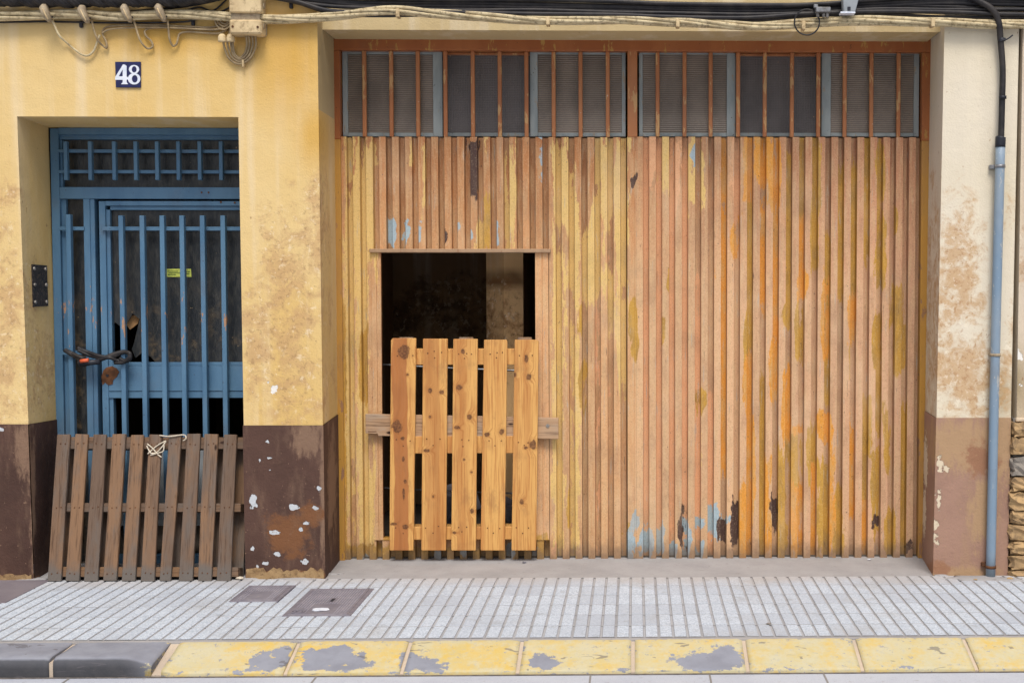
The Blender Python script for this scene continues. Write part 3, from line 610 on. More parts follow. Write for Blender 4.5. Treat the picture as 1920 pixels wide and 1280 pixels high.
# ------------------------------------------------------------------ stone neighbour on the right
nb = empty('neighbour_building', 'pale plastered rubble stone building beyond the crack at the right edge', 'building')
e_n = Edge(P(1917, 45), P(1905, 783)); zs = P(1910, 784).z
npch = [('b', 1912, 720, 14, 60), ('g', 1912, 670, 8, 10), ('g', 1912, 710, 7, 6), ('r', 1915, 500, 10, 60), ('r', 1918, 420, 8, 40)]
sheet('plaster', [Vector((e_n.at(3.35).x, -.012, ROOF)), (4.5, -.012, ROOF), (4.5, -.012, 3.35), Vector((e_n.at(3.35).x, -.012, 3.35))], M['pink'], nb, (), .3)
sheet('plaster', [Vector((e_n.at(3.35).x, -.012, 3.35)), (4.5, -.012, 3.35), (4.5, -.012, zs), Vector((e_n.at(zs).x, -.012, zs))], M['pink'], nb, npch)
sheet('plaster_edge', [Vector((e_n.at(3.35).x, .3, 3.35)), Vector((e_n.at(3.35).x, -.012, 3.35)), Vector((e_n.at(zs).x, -.012, zs)), Vector((e_n.at(zs).x, .3, zs))], M['pink'], nb, ())
link('stone_bed', box_mesh('stone_bed', (e_c.at(.5).x + .02, .005, -.05), (4.5, .4, zs)), M['mortar'], nb)
link('plaster_lip', box_mesh('plaster_lip', (e_n.at(zs).x - .004, -.02, zs - .018), (4.5, .02, zs + .004), .005), M['pink'], nb)
def stone_mesh(x0, x1, z0, z1, seed):
    rnd = random.Random(seed); bm = bmesh.new(); bmesh.ops.create_cube(bm, size=1); bmesh.ops.subdivide_edges(bm, edges=bm.edges[:], cuts=3, use_grid_fill=True)
    for v in bm.verts:
        q = v.co * 2; s = q.normalized(); v.co = (q * .74 + s * .28) * .5 + Vector([rnd.uniform(-.075, .075) for _ in range(3)])
        v.co = Vector(((x0 + x1) / 2 + v.co.x * (x1 - x0), .02 + v.co.y * .13, (z0 + z1) / 2 + v.co.z * (z1 - z0)))
    me = bpy.data.meshes.new('stone'); bm.to_mesh(me); bm.free(); return me
rnd = random.Random(3); z = -.02; k = 0
for h in (.05, .085, .07, .09, .075, .1, .08, .11, .1, .12):
    xL = e_c.at(z + h / 2).x + .008; x = xL - rnd.uniform(0, .01)
    while x < 2.75 and z < zs - .05:
        wd = rnd.uniform(.09, .24); link('stone', stone_mesh(x, x + wd, z, min(z + h, zs - .02), k), M['stoneg'] if rnd.random() < .35 else M['stone'], nb, smooth=False); x += wd + .006; k += 1
    z += h + .004
# ================================================================== GARAGE DOOR
fr = empty('garage_door_frame', 'rusty orange steel surround of the wide garage door', 'door frame')
zf0 = P(900, 95, DG - .02).z
xl0, xl1 = P(627, 500, DG - .02).x, P(640.5, 500, DG - .02).x; xr0, xr1 = P(1726.5, 500, DG - .02).x, P(1741, 500, DG - .02).x
ztr = P(640, 262, DG).z
link('frame_head', box_mesh('frame_head', (xl0 - .02, DG - .02, zf0), (xr1 + .02, DG + .06, P(900, 77, DG).z + .03), .004), M['frameor'], fr)
for a, b in ((xl0 - .02, xl1), (xr0, xr1 + .02)):
    link('frame_jamb', box_mesh('frame_jamb', (a, DG - .019, ztr), (b, DG + .06, zf0), .004), M['frameor'], fr)
    link('frame_jamb', box_mesh('frame_jamb', (a, DG - .019, .004), (b, DG + .06, ztr), .004), M['ochre'], fr)

PA = [  # ochre r, orange g, yellow b
 ('b', 655, 650, 10, 420, 'b'), ('b', 678, 500, 12, 260, 'b'), ('b', 680, 850, 10, 150, 'b'), ('b', 700, 380, 6, 120, 'b'), ('b', 690, 940, 12, 100, 'b'), ('r', 680, 690, 8, 70, 'b'), ('r', 645, 900, 7, 300, 'b'),
 ('b', 768, 285, 5, 26, 'b'), ('b', 912, 270, 6, 20, 'b'), ('b', 960, 360, 9, 100, 'b'), ('r', 913, 420, 7, 56, 'b'), ('b', 900, 440, 6, 30, 'b'), ('b', 795, 330, 4, 60, 'b'),
 ('b', 1048, 340, 12, 90, 'b'), ('b', 1062, 330, 5, 70, 'b'), ('b', 1045, 760, 10, 320, 'b'), ('b', 1075, 450, 10, 130, 'b'), ('b', 1080, 830, 8, 220, 'b'), ('b', 1098, 500, 8, 60, 'b'), ('r', 1091, 600, 5, 34, 'b'), ('r', 1091, 726, 6, 48, 'b'), ('r', 1066, 950, 6, 40, 'b'), ('b', 1118, 460, 8, 110, 'b'), ('b', 1122, 300, 6, 50, 'b'), ('b', 1140, 340, 12, 90, 'b'), ('b', 1166, 400, 10, 170, 'b'), ('b', 1164, 650, 8, 100, 'b'), ('b', 1145, 560, 6, 60, 'b'), ('r', 1186, 590, 9, 34, 'b'), ('r', 1188, 650, 6, 30, 'b'),
 ('r', 800, 1040, 170, 16, 'b'), ('r', 1000, 1030, 30, 30, 'b'), ('r', 1178, 1000, 8, 14, 'b'),
 ('b', 1248, 310, 9, 60, 'b'), ('b', 1297, 320, 8, 70, 'b'), ('b', 1318, 330, 6, 60, 'b'), ('r', 1254, 525, 5, 22, 'b'), ('r', 1244, 620, 6, 28, 'b'), ('r', 1316, 752, 9, 26, 'b'), ('b', 1320, 820, 5, 60, 'b'),
 ('g', 1352, 520, 6, 150, 'b', 'r'), ('g', 1345, 500, 5, 34, 'b'), ('g', 1352, 780, 5, 120, 'b', 'r'), ('g', 1375, 450, 6, 40, 'b'), ('g', 1358, 320, 5, 60, 'b'),
 ('g', 1400, 320, 9, 70, 'b'), ('r', 1402, 480, 8, 200, 'b', 'r'), ('g', 1425, 300, 12, 46, 'b'), ('g', 1428, 470, 6, 110, 'b', 'r'), ('g', 1450, 320, 14, 70, 'b'), ('g', 1452, 480, 7, 160, 'b', 'r'), ('g', 1448, 690, 7, 60, 'b'), ('r', 1398, 640, 5, 60, 'b'), ('g', 1400, 720, 6, 60, 'b'),
 ('r', 1475, 430, 6, 140, 'b', 'r'), ('r', 1472, 590, 9, 22, 'b'), ('g', 1500, 470, 6, 70, 'b', 'r'), ('g', 1506, 536, 9, 24, 'b'), ('r', 1495, 620, 7, 60, 'b'), ('r', 1501, 330, 6, 80, 'b', 'r'), ('r', 1527, 440, 7, 70, 'b'), ('r', 1533, 330, 9, 80, 'b'), ('g', 1540, 330, 4, 60, 'b'), ('g', 1545, 590, 5, 90, 'b'), ('r', 1552, 600, 6, 150, 'b', 'r'), ('r', 1575, 420, 7, 130, 'b', 'r'), ('r', 1600, 440, 7, 130, 'b', 'r'), ('g', 1598, 600, 6, 50, 'b'), ('r', 1589, 650, 5, 60, 'b'), ('r', 1626, 370, 6, 120, 'b', 'r'), ('r', 1652, 330, 8, 60, 'b'), ('r', 1655, 440, 9, 34, 'b'), ('r', 1650, 500, 9, 40, 'b'), ('r', 1645, 640, 7, 60, 'b'), ('r', 1680, 410, 7, 26, 'b'), ('r', 1682, 580, 12, 44, 'b'), ('r', 1685, 660, 13, 40, 'b'), ('r', 1645, 730, 7, 80, 'b', 'r'),
 ('g', 1475, 760, 6, 70, 'b'), ('r', 1472, 800, 8, 70, 'b', 'r'), ('g', 1410, 870, 9, 100, 'b'), ('g', 1395, 980, 12, 70, 'b'), ('r', 1425, 880, 7, 160, 'b', 'r'), ('g', 1440, 950, 8, 90, 'b'), ('r', 1465, 940, 10, 110, 'b'), ('g', 1490, 980, 9, 70, 'b'), ('r', 1490, 870, 10, 60, 'b'), ('g', 1518, 960, 8, 80, 'b', 'r'), ('g', 1492, 806, 9, 16, 'e'), ('r', 1520, 850, 8, 60, 'b'), ('r', 1540, 960, 9, 90, 'b'), ('g', 1545, 800, 16, 30, 'b'), ('g', 1560, 930, 7, 100, 'b'), ('r', 1570, 980, 9, 70, 'b'), ('g', 1595, 880, 6, 90, 'b', 'r'), ('r', 1615, 900, 8, 110, 'b', 'r'), ('r', 1625, 800, 8, 60, 'b'), ('r', 1640, 930, 8, 70, 'b'), ('r', 1660, 820, 7, 60, 'b'), ('r', 1670, 1000, 9, 50, 'b'), ('r', 1694, 900, 7, 150, 'b', 'r'), ('g', 1620, 990, 5, 50, 'b', 'r')]
PB = [  # peach r, blue g, dark b
 ('r', 1208, 650, 7, 420, 'b', 'r'), ('r', 1232, 620, 7, 430, 'b', 'r'), ('r', 1256, 700, 7, 360, 'b', 'r'), ('r', 1281, 640, 7, 420, 'b', 'r'), ('r', 1305, 790, 7, 260, 'b', 'r'), ('r', 1328, 900, 7, 160, 'b', 'r'), ('r', 1114, 800, 7, 250, 'b', 'r'), ('r', 1138, 780, 6, 240, 'b', 'r'), ('r', 1160, 950, 6, 110, 'b', 'r'), ('r', 1220, 300, 10, 60, 'b'), ('r', 1270, 330, 8, 70, 'b'), ('r', 1376, 310, 9, 50, 'b'), ('r', 1383, 360, 5, 60, 'b'), ('r', 1040, 1030, 8, 20, 'b'),
 ('g', 735, 436, 4, 28, 'b'), ('g', 762, 440, 5, 24, 'b'), ('g', 788, 440, 4, 20, 'b'), ('g', 815, 430, 4, 34, 'b'), ('g', 862, 440, 4, 22, 'b'), ('g', 886, 445, 5, 18, 'b'), ('g', 935, 440, 5, 24, 'b'), ('g', 1012, 430, 3, 34, 'b'), ('g', 1014, 300, 3, 50, 'b'), ('g', 1010, 266, 5, 10, 'b'), ('g', 1302, 290, 4, 24, 'b'), 
 ('g', 1182, 1018, 9, 28, 'b'), ('g', 1193, 975, 5, 14, 'b'), ('g', 1206, 1010, 6, 26, 'b'), ('g', 1218, 1020, 8, 30, 'b'), ('g', 1240, 1000, 7, 20, 'b'), ('g', 1240, 1020, 6, 16, 'b'), ('g', 1265, 1038, 7, 14, 'b'), ('g', 1289, 1010, 7, 36, 'b'), ('g', 1315, 985, 7, 14, 'b'), ('g', 1315, 1032, 7, 20, 'b'), ('g', 1340, 975, 9, 26, 'b'), ('g', 1352, 990, 6, 14, 'b'), ('g', 1364, 968, 7, 12, 'b'), ('g', 1388, 1046, 7, 8, 'b'), ('g', 1413, 1046, 7, 8, 'b'), ('g', 1484, 1046, 6, 8, 'b'), ('g', 1460, 1048, 6, 5, 'b'), ('g', 1536, 1047, 7, 6, 'b'), ('g', 1558, 1046, 7, 9, 'b'), ('g', 820, 1040, 8, 18, 'e'), ('g', 870, 1035, 8, 20, 'e'), ('g', 960, 1030, 8, 18, 'e'), ('g', 1006, 1036, 8, 8, 'b'), ('g', 690, 1045, 10, 10, 'b'),
 ('b', 889.5, 318, 10, 44, 'b'), ('b', 838, 400, 5, 46, 'b', 'r'), ('b', 837, 452, 5, 14, 'b'), ('b', 893, 268, 5, 10, 'b'), ('b', 1187, 335, 7, 12, 'e'), ('b', 1192, 322, 5, 8, 'e'), ('b', 1278, 970, 5, 26, 'b'), ('b', 1278, 1010, 5, 22, 'b'), ('b', 1377, 980, 6, 40, 'b'), ('b', 1250, 945, 5, 8, 'e'), ('b', 1315, 970, 7, 8, 'e'), ('b', 1352, 975, 4, 14, 'b'), ('b', 1355, 1005, 4, 14, 'b'), ('b', 1250, 1000, 4, 12, 'b'), ('b', 1230, 990, 4, 10, 'b'), ('b', 1703, 1030, 8, 14, 'e'), ('b', 1640, 975, 4, 12, 'b'), ('b', 1452, 965, 5, 30, 'b')]
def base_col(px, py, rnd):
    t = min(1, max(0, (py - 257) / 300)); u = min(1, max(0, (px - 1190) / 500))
    top = (178, 116, 68); low = (202, 154, 108)  # darker top: shading below the lintel put into a richer paint colour
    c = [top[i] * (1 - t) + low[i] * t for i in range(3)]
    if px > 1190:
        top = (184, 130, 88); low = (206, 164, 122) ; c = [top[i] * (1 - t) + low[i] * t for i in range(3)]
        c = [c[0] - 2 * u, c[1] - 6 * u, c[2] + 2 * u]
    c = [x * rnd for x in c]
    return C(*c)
def strip(leaf, x0, p, z0, z1, rows, rnd, flat=None, d=.042):
    xs = flat or [(0, 0), (.52, 0), (.555, d), (.955, d), (.99, 0)]
    kinds = ['f', 'r', 'r', 'r'] if not flat else ['f'] * (len(xs) - 1)
    vs, fs, kk = [], [], []
    n = len(xs)
    for j in range(rows + 1):
        z = z0 + (z1 - z0) * j / rows
        bend = random.uniform(-.0012, .0012)
        zz = z + (random.uniform(-.004, .002) if j == 0 else 0)
        for t, y in xs: vs.append((x0 + t * p, DG + y + bend * (1 if 0 < t < 1 else 0), zz))
    for j in range(rows):
        for i in range(n - 1): fs.append((j * n + i, j * n + i + 1, (j + 1) * n + i + 1, (j + 1) * n + i)); kk.append(kinds[i])
    # thickness: turn the foot of the sheet back
    b = len(vs)
    for t, y in xs: vs.append((x0 + t * p, DG + y + .012, z0))
    for i in range(n - 1): fs.append((b + i, b + i + 1, i + 1, i)); kk.append('f')
    me = py_mesh('corrugated_strip', vs, fs)
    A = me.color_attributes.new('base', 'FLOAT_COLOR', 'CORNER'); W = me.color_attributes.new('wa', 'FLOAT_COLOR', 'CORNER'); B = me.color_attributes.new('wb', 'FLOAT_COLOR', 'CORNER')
    g = {'f': random.uniform(.97, 1.07), 'r': random.uniform(.88, 1.0)}  # recess folds get a darker base, their shade put into the paint
    for pi, pl in enumerate(me.polygons):
        cx = proj(pl.center)[0]
        for li in pl.loop_indices:
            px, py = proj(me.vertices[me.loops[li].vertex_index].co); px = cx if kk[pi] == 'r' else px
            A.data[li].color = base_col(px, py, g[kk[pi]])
            W.data[li].color = (*weights(px, py, PA, kk[pi]), 1); B.data[li].color = (*weights(px, py, PB, kk[pi]), 1)
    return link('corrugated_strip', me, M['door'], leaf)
def frame_ring(name, u0, u1, v0, v1, w, y0, y1, mat, parent, wl=None, wr=None):
    lo, hi = P(u0, v1, y0), P(u1, v0, y0); wl = wl or w; wr = wr or w
    ms = [box_mesh('a', (lo.x, y0, lo.z), (lo.x + wl, y1, hi.z), .002), box_mesh('a', (hi.x - wr, y0, lo.z), (hi.x, y1, hi.z), .002),
          box_mesh('a', (lo.x + wl, y0 + .001, lo.z), (hi.x - wr, y1, lo.z + w), .002), box_mesh('a', (lo.x + wl, y0 + .001, hi.z - w), (hi.x - wr, y1, hi.z), .002)]
    return link(name, join_meshes(name, ms), mat, parent), (lo.x + wl, hi.x - wr, lo.z + w, hi.z - w)
def make_leaf(label, u0, u1, bars, sashes, wicket):
    leaf = empty('garage_door_leaf', label, 'garage door')
    X0, X1 = P(u0, 650, DG).x, P(u1, 650, DG).x; n = 22; p = (X1 - X0) / n
    zt_, zb = P((u0 + u1) / 2, 257, DG).z, P((u0 + u1) / 2, 1053, DG).z + .003
    zw1, zw0 = P(860, 470, DG).z, P(860, 1008, DG).z
    for i in range(n):
        x = X0 + i * p
        if wicket and 3 <= i <= 14:
            strip(leaf, x, p, zw1, zt_, 9, 0); strip(leaf, x, p, zb, zw0, 3, 0)
        else: strip(leaf, x, p, zb, zt_, 32, 0)
    yb = DG + .045                              # backing rails that the bars and the sheet hang on
    link('leaf_rail', box_mesh('leaf_rail', (X0, yb, zt_ - .03), (X1, yb + .03, zt_ - .002), .002), M['orange'], leaf)
    link('leaf_rail', box_mesh('leaf_rail', (X0, yb, zf0 - .012), (X1, yb + .03, zf0 - .001), .002), M['orange'], leaf)
    for u in bars:
        x = P(u, 180, DG).x; link('window_bar', box_mesh('window_bar', (x - .0115, DG - .002, zt_ + .0), (x + .0115, DG + .02, zf0), .003), M['orange'], leaf)
    for (a, b, wl, wr, yo, mt) in sashes:
        s, (sx0, sx1, sz0, sz1) = frame_ring('window_sash', a, b, 95, 256, .022, DG + yo, DG + yo + .03, M['sash'], leaf, wl, wr)
        link('pane', box_mesh('pane', (sx0 - .005, DG + yo + .012, sz0 - .005), (sx1 + .005, DG + yo + .018, sz1 + .005)), M[mt], s)
    if wicket:
        xa_, xb_ = X0 + 3 * p, X0 + 15 * p
        for a, b in ((P(699, 700, DG).x, xa_ + .006), (xb_ - .004, P(1029, 700, DG).x)):
            strip(leaf, a, b - a, zw0 - .01, zw1, 20, 0, flat=[(0, .004), (0.001, -.007), (.5, -.0075), (.52, -.004), (.56, -.0065), (.999, -.006), (1, .004)]).name = 'wicket_jamb'
        for a in (xa_, xb_):                    # returns of the opening
            link('wicket_return', box_mesh('wicket_return', (a - .004, DG - .004, zw0 - .01), (a + .004, DG + .035, zw1)), M['orange'], leaf)
        link('wicket_head', box_mesh('wicket_head', (P(694, 470, DG).x, DG - .028, zw1 - .012), (P(1033, 470, DG).x, DG + .03, zw1 + .01), .003), M['headp'], leaf)
        link('wicket_sill', box_mesh('wicket_sill', (xa_ - .03, DG - .004, zw0 - .012), (xb_ + .05, DG + .06, zw0), .002), M['ochre'], leaf)
    return leaf, X0, X1
LB = (683, 733.5, 783.5, 835, 886.5, 937, 987, 1038, 1088.5, 1139.5); RB = (1233, 1283.5, 1332.5, 1384, 1434, 1485, 1534.5, 1584, 1634, 1685)
lf, lx0, lx1 = make_leaf('left leaf of the corrugated garage door, with the wicket opening cut in it', 640.5, 1175, LB,
    [(643, 829, .03, .055, .030, 'rib'), (826, 999, .012, .012, .062, 'ribd'), (994, 1173, .045, .022, .030, 'rib')], True)
rf, rx0_, rx1_ = make_leaf('right leaf of the corrugated garage door, closed and streaked with orange paint', 1193, 1726, RB,
    [(1198, 1379, .022, .05, .030, 'rib'), (1374, 1549, .012, .012, .062, 'ribd'), (1540, 1724, .055, .03, .030, 'rib')], False)
# meeting post between the leaves, fixed to the right one
zb_ = .012
strip(rf, P(1176.5, 650, DG).x, P(1192.8, 650, DG).x - P(1176.5, 650, DG).x, zb_, P(1185, 257, DG).z, 30, 0, flat=[(0, .02), (.001, -.008), (.8, -.009), (.82, -.003), (1, -.002)]).name = 'meeting_post'
pxbox('meeting_post', 1176.5, 1195, 94, 257, DG - .012, DG + .02, M['orange'], rf, vref=180)

# ================================================================== BLUE DOOR
bd = empty('entrance_door', 'blue barred metal entrance door with broken pane and transom light', 'door')
B_ = M['blue']; VR = 500
def bx(name, u0, u1, v0, v1, y0, y1, par=bd, mat=B_, vref=VR, bev=.002): return pxbox(name, u0, u1, v0, v1, DD + y0, DD + y1, mat, par, bev, vref)
bx('frame_stile', 98.5, 114, 241, 1085, -.012, .05)
bx('frame_stile', 473, 490, 241, 1085, -.012, .05)
bx('frame_head', 114.3, 472.7, 240, 253, -.012, .05); bx('frame_head', 114.3, 472.7, 253.5, 262, .008, .045)
bx('transom_rail', 114.3, 472.7, 351, 373, -.012, .05)
tp_ = bx('transom_pane', 113, 474, 256, 352, .034, .04, mat=M['pane'])
bx('transom_inner_stile', 114.3, 121, 262, 351, .01, .045)
for v in (283.5, 322): bx('transom_bar', 113, 474, v - 3.2, v + 3.2, -.02, -.008)
for u in (122, 168, 213, 253.5, 293.5, 333.5, 373.5, 413.5, 453): bx('transom_upright', u - 3.2, u + 3.8, 265, 337.5, -.05, -.021, vref=300)
# sidelight
bx('mid_stile', 158, 170, 373, 1085, -.012, .05); bx('mid_stile', 170.3, 179, 373, 1085, -.004, .05)
bx('sidelight_pane', 113, 159, 370, 1085, .034, .04, mat=M['pane'])
bx('sidelight_inner_stile', 114.3, 126, 373, 1085, .012, .045)
bx('sidelight_bar', 113, 159, 425, 432, -.02, -.008); bx('sidelight_bar', 113, 159, 657, 665, -.02, -.008)
bx('sidelight_upright', 124.5, 133.5, 402, 1030, -.055, -.021)
# the leaf
lfm = bx('door_leaf', 187, 199, 377, 1083, -.008, .045)
def lx(name, *a, **k): return bx(name, *a, par=lfm, **k)
lx('leaf_stile', 199.3, 208, 393, 1083, .006, .045); lx('leaf_stile', 462, 472, 377, 1083, -.008, .045)
lx('leaf_rail', 199.3, 461.8, 377, 386, -.008, .045); lx('leaf_rail', 208.3, 461.8, 386.3, 394, .006, .045)
lx('lock_rail', 199.3, 461.8, 686, 733, -.006, .045); lx('lock_rail', 208.3, 461.8, 679, 685.6, .004, .045); lx('lock_rail', 199.3, 461.8, 733.4, 746, -.002, .045)
lx('kick_panel', 199.3, 461.8, 838, 985, .01, .02, mat=M['greyboard']); lx('bottom_rail', 199.3, 461.8, 1040, 1083, -.006, .045)
lx('leaf_bar', 192, 466, 425, 432.5, -.026, -.012)
for u in (227.5, 267, 304.5, 341.5, 380, 418.5, 457): lx('leaf_upright', u - 4.4, u + 4.4, 404, 1030, -.06, -.0265)
def ppoly(name, pts, y0, y1, mat, par): return link(name, prism(name, [(P(u, v, DD + y0).x, P(u, v, DD + y0).z) for u, v in pts], DD + y0, DD + y1), mat, par)
ppoly('leaf_pane', [(206, 390), (464, 390), (464, 684), (296, 684), (282, 668), (266, 661), (254, 671), (247, 655), (252, 640), (262, 598), (249, 588), (240, 603), (226, 612), (216, 604), (206, 618)], .030, .035, M['pane'], lfm)
ppoly('glass_shard', [(206, 640), (214, 650), (219, 684), (206, 684)], .030, .034, M['pane'], lfm)
ppoly('rusty_lock_patch', [(194, 694), (199, 689), (210, 686), (219, 691), (223, 697), (219, 706), (212, 712), (211, 720), (203, 722), (197, 717), (192, 722), (190, 706)], -.010, -.0065, M['rust'], lfm)
link('lock_hole', disc_mesh('lock_hole', P(201, 704, DD - .011), .009, .004), M['pipeb'], lfm)
for u, v in ((378, 361), (391, 361), (414, 379), (440, 380)): link('screw_hole', disc_mesh('screw_hole', P(u, v, DD - .0125), .006, .003), M['rust'], lfm if v > 370 else bd)
cb = ppoly('cardboard_scrap', [(240, 592), (262, 590), (259, 606), (244, 618), (238, 610)], .06, .064, M['card'], None); tag(cb, 'torn brown cardboard scrap showing through the broken door pane', 'cardboard')
st = ppoly('sticker', [(311, 504), (358, 504), (359, 519), (311, 519)], .0285, .0298, M['sticker'], None); tag(st, 'small yellow green notice sticker on the dark door pane', 'sticker')
for u0, u1, v in ((314, 334, 508.5), (316, 344, 511.8), (314, 330, 515), (346, 356, 509), (346, 355, 513)): ppoly('printed_line', [(u0, v - .7), (u1, v - .7), (u1, v + .7), (u0, v + .7)], .0278, .0284, M['stickerink'], st)

# ================================================================== PALLETS AND PLANK
PY = .352
def slat_prism(name, px, y0, y1, mat, par, bev=.002):
    return link(name, prism(name, [(P(u, v, y0).x, P(u, v, y0).z) for u, v in px], y0, y1, bev), mat, par)
KN = [(757, 660, 14, 16), (764, 702, 4, 3), (745, 800, 13, 14), (755, 822, 5, 4), (806, 732, 5, 6), (828, 735, 6, 5), (861, 726, 9, 6), (881, 781, 6, 7), (857, 801, 7, 4), (913, 814, 6, 5.5), (941, 809, 6, 7), (868, 659, 5, 6), (992, 706, 6, 7), (966, 702, 4, 5), (999, 833, 9, 10), (986, 839, 5, 3), (978, 940, 5, 7), (885, 958, 5, 5.5), (852, 998, 5, 3), (800, 844, 8, 4), (806, 781, 3, 3.5), (870, 861, 3, 3), (884, 885, 3, 3), (760, 987, 7, 6), (738, 982, 9, 3), (756, 860, 3, 6), (760, 902, 4, 5), (757, 926, 3, 14), (987, 672, 5, 9), (812, 930, 3, 3.5)]
kn = []
for u, v, a, b in KN:
    q = P(u, v, PY); kn.append((q.x, q.z, a * .82 / 324, b * .86 / 324))
M['pine'] = m_pine(kn)
pp = empty('pine_pallet', 'fresh orange pine pallet of five boards standing in the wicket opening', 'pallet')
for t0, t1, b0, b1, vt, cl, cr, hw in ((733, 780, 730, 775, 634, 3, 0, .85), (793, 839, 790, 836, 635, 0, 0, .4), (850, 895.5, 846, 892, 635.5, 0, 0, .15), (907.5, 951, 901, 946, 637, 0, 2, 0), (965, 1010, 959, 1005, 637, 0, 3, .12)):
    vb = 1031.5; sl_ = slat_prism('slat', [(t0 + cl, vt), (t1 - cr, vt), (t1, vt + 3), (b1, vb), (b0 + 1, vb), (b0, vb - 2), (t0, vt + 4)], PY, PY + .022, M['pine'], pp); recentre(sl_); sl_.color = (hw, 0, 0, 1)
zs0 = P(860, 1008, DG).z + .0005
for (v0, v1, y1) in ((654, 684, .10), (817, 850, .10), (984, 1008, .13)):
    a, b = P(735, v1, PY + .024), P(1003, v0, PY + .024)
    zl, zh = a.z, b.z
    if v1 == 1008: zl, zh = zs0, zs0 + .075
    link('stringer', box_mesh('stringer', (a.x, PY + .0225, zl), (b.x, PY + y1, zh), .003), M['pine'], pp).color = (0, 0, 0, 1)
for u in (763, 875, 985): link('rear_slat', box_mesh('rear_slat', (P(u - 14, 800, .46).x, PY + .1305, zs0 + .002), (P(u + 12, 800, .46).x, PY + .15, P(u, 632.5, .46).z)), M['rearwood'], pp)
nm = []
for xs_, v in (((745, 757, 774), 668), ((802, 814, 828), 660), ((860, 875, 884), 664), ((919, 932, 942), 662), ((974, 985, 998), 666), ((743, 769), 825), ((800, 825), 824), ((866, 879), 825), ((917, 940), 826), ((972, 990), 828), ((742, 765), 989), ((798, 822), 988), ((860, 875), 989), ((914, 937), 989), ((968, 991), 990), ((756, 812, 866, 925, 980), 998), ((756, 812, 868, 928, 983), 836), ((815, 871, 931), 672)):
    for u in xs_: nm.append(disc_mesh('n', P(u, v + random.uniform(-2, 2), PY - .0005), .0042, .003, sides=8))
tag(link('nail_heads', join_meshes('nail_heads', nm), M['rust'], pp), kind='stuff')
gp = slat_prism('plank', [(685, 776), (1047, 783), (1047, 823), (1010, 822), (722, 817), (709, 817), (708, 813), (685, 812)], .378, .402, M['greyplank'], None, .002); tag(gp, 'grey weathered plank laid across the wicket opening behind the pine boards', 'plank')
link('bolt', disc_mesh('bolt', P(1027, 798, .377), .012, .006), M['bolt'], gp); link('split', box_mesh('split', P(690, 809.5, .377), P(706, 808, .379) + Vector((0, .0005, 0))), M['rust'], gp)
for v0, v1, lab in ((683, 696, 'upper'), (914, 926, 'lower')):
    r_ = link('metal_rod', tube_mesh('metal_rod', [P(712, v0, .62), P(860, (v0 + v1) / 2 + 1, .62), P(1015, v1, .62)], .0055, 8, 4), M['steel']); tag(r_, f'{lab} thin shiny metal rod behind the pine pallet boards', 'metal rod')

op = empty('old_pallet', 'old brown pallet of ten boards leaning in the blue doorway', 'pallet')
YT, YB = .105, -.065
tops = [(107, 131), (141, 165), (175, 199), (210.5, 235.5), (245.5, 269), (279.5, 303.5), (316.5, 339.5), (350, 375.5), (383, 408.5), (420, 444)]
bots = [(89, 114), (122.5, 148), (157, 183), (193, 218), (228, 253), (263.5, 289), (299, 319.5), (335, 360.5), (371, 396), (406, 432)]
lean = (P(270, 815, YT) - P(270, 1089, YB)); nrm = Vector((0, -lean.z, lean.y)).normalized() * -1    # away from the viewer
if nrm.y < 0: nrm = -nrm
vtop = [814, 813, 814, 813.5, 815, 814, 814.5, 813, 813, 814]
def skew(name, q, th, mat, par, off=0):
    f = [v + nrm * off for v in q]; b = [v + nrm * (off + th) for v in q]; n = len(q)
    me = fixn(py_mesh(name, f + b, [tuple(range(n)), tuple(range(2 * n - 1, n - 1, -1))] + [(i, i + n, (i + 1) % n + n, (i + 1) % n) for i in range(n)]))
    bm = bmesh.new(); bm.from_mesh(me); bmesh.ops.bevel(bm, geom=bm.edges[:], offset=.0025, segments=1, affect='EDGES'); bm.to_mesh(me); bm.free()
    return link(name, me, mat, par)
def onp(u, v):                                  # point on the leaning face of the old pallet
    d = ray(u, v); b0 = P(270, 1089, YB); t = nrm.dot(b0 - CAM) / nrm.dot(d); return CAM + d * t
for (a, b), (c, d_), vt in zip(tops, bots, vtop):
    m1, m2 = random.uniform(-1, 1), random.uniform(-1, 1); vb = 1089 + random.uniform(-1, 1)
    skew('slat', [onp(a, vt), onp(b, vt + random.uniform(-1, 1)), onp((b + d_) / 2 + m2, 950), onp(d_, vb), onp(c, vb), onp((a + c) / 2 + m1, 950)], .02, M['oldwood'], op)
for v, u0, u1, h in ((830, 107, 459, 12), (951, 98, 449, 9), (1072, 92, 444, 10)):
    skew('stringer', [onp(u0, v - h), onp(u1, v - h + 1), onp(u1, v + h * .9), onp(u0, v + h * .9)], .09, M['oldrail'], op, .0203)
for k in (0, 2, 4, 6, 8, 9):
    (a, b), (c, d_) = tops[k], bots[k]; o_ = 12 if k == 9 else 2
    skew('rear_slat', [onp(a + o_, 818), onp(b + o_, 818), onp(d_ + o_, 1084), onp(c + o_, 1084)], .02, M['oldwood'], op, .1106)
nm = []
for (a, b), (c, d_) in zip(tops, bots):
    for v in (832, 951, 1074):
        t = (v - 814) / 275; x0, x1 = a + (c - a) * t, b + (d_ - b) * t
        for s in (.3, .68): nm.append(disc_mesh('n', onp(x0 + (x1 - x0) * s + random.uniform(-1, 1), v + random.uniform(-1.5, 1.5)) - nrm * .001, .0038, .004, sides=7))
tag(link('nail_heads', join_meshes('nail_heads', nm), M['rust'], op), kind='stuff')
cord = empty('tied_cord', 'white cord knotted in a cross over the old pallet top', 'cord')
ft = -nrm * .006
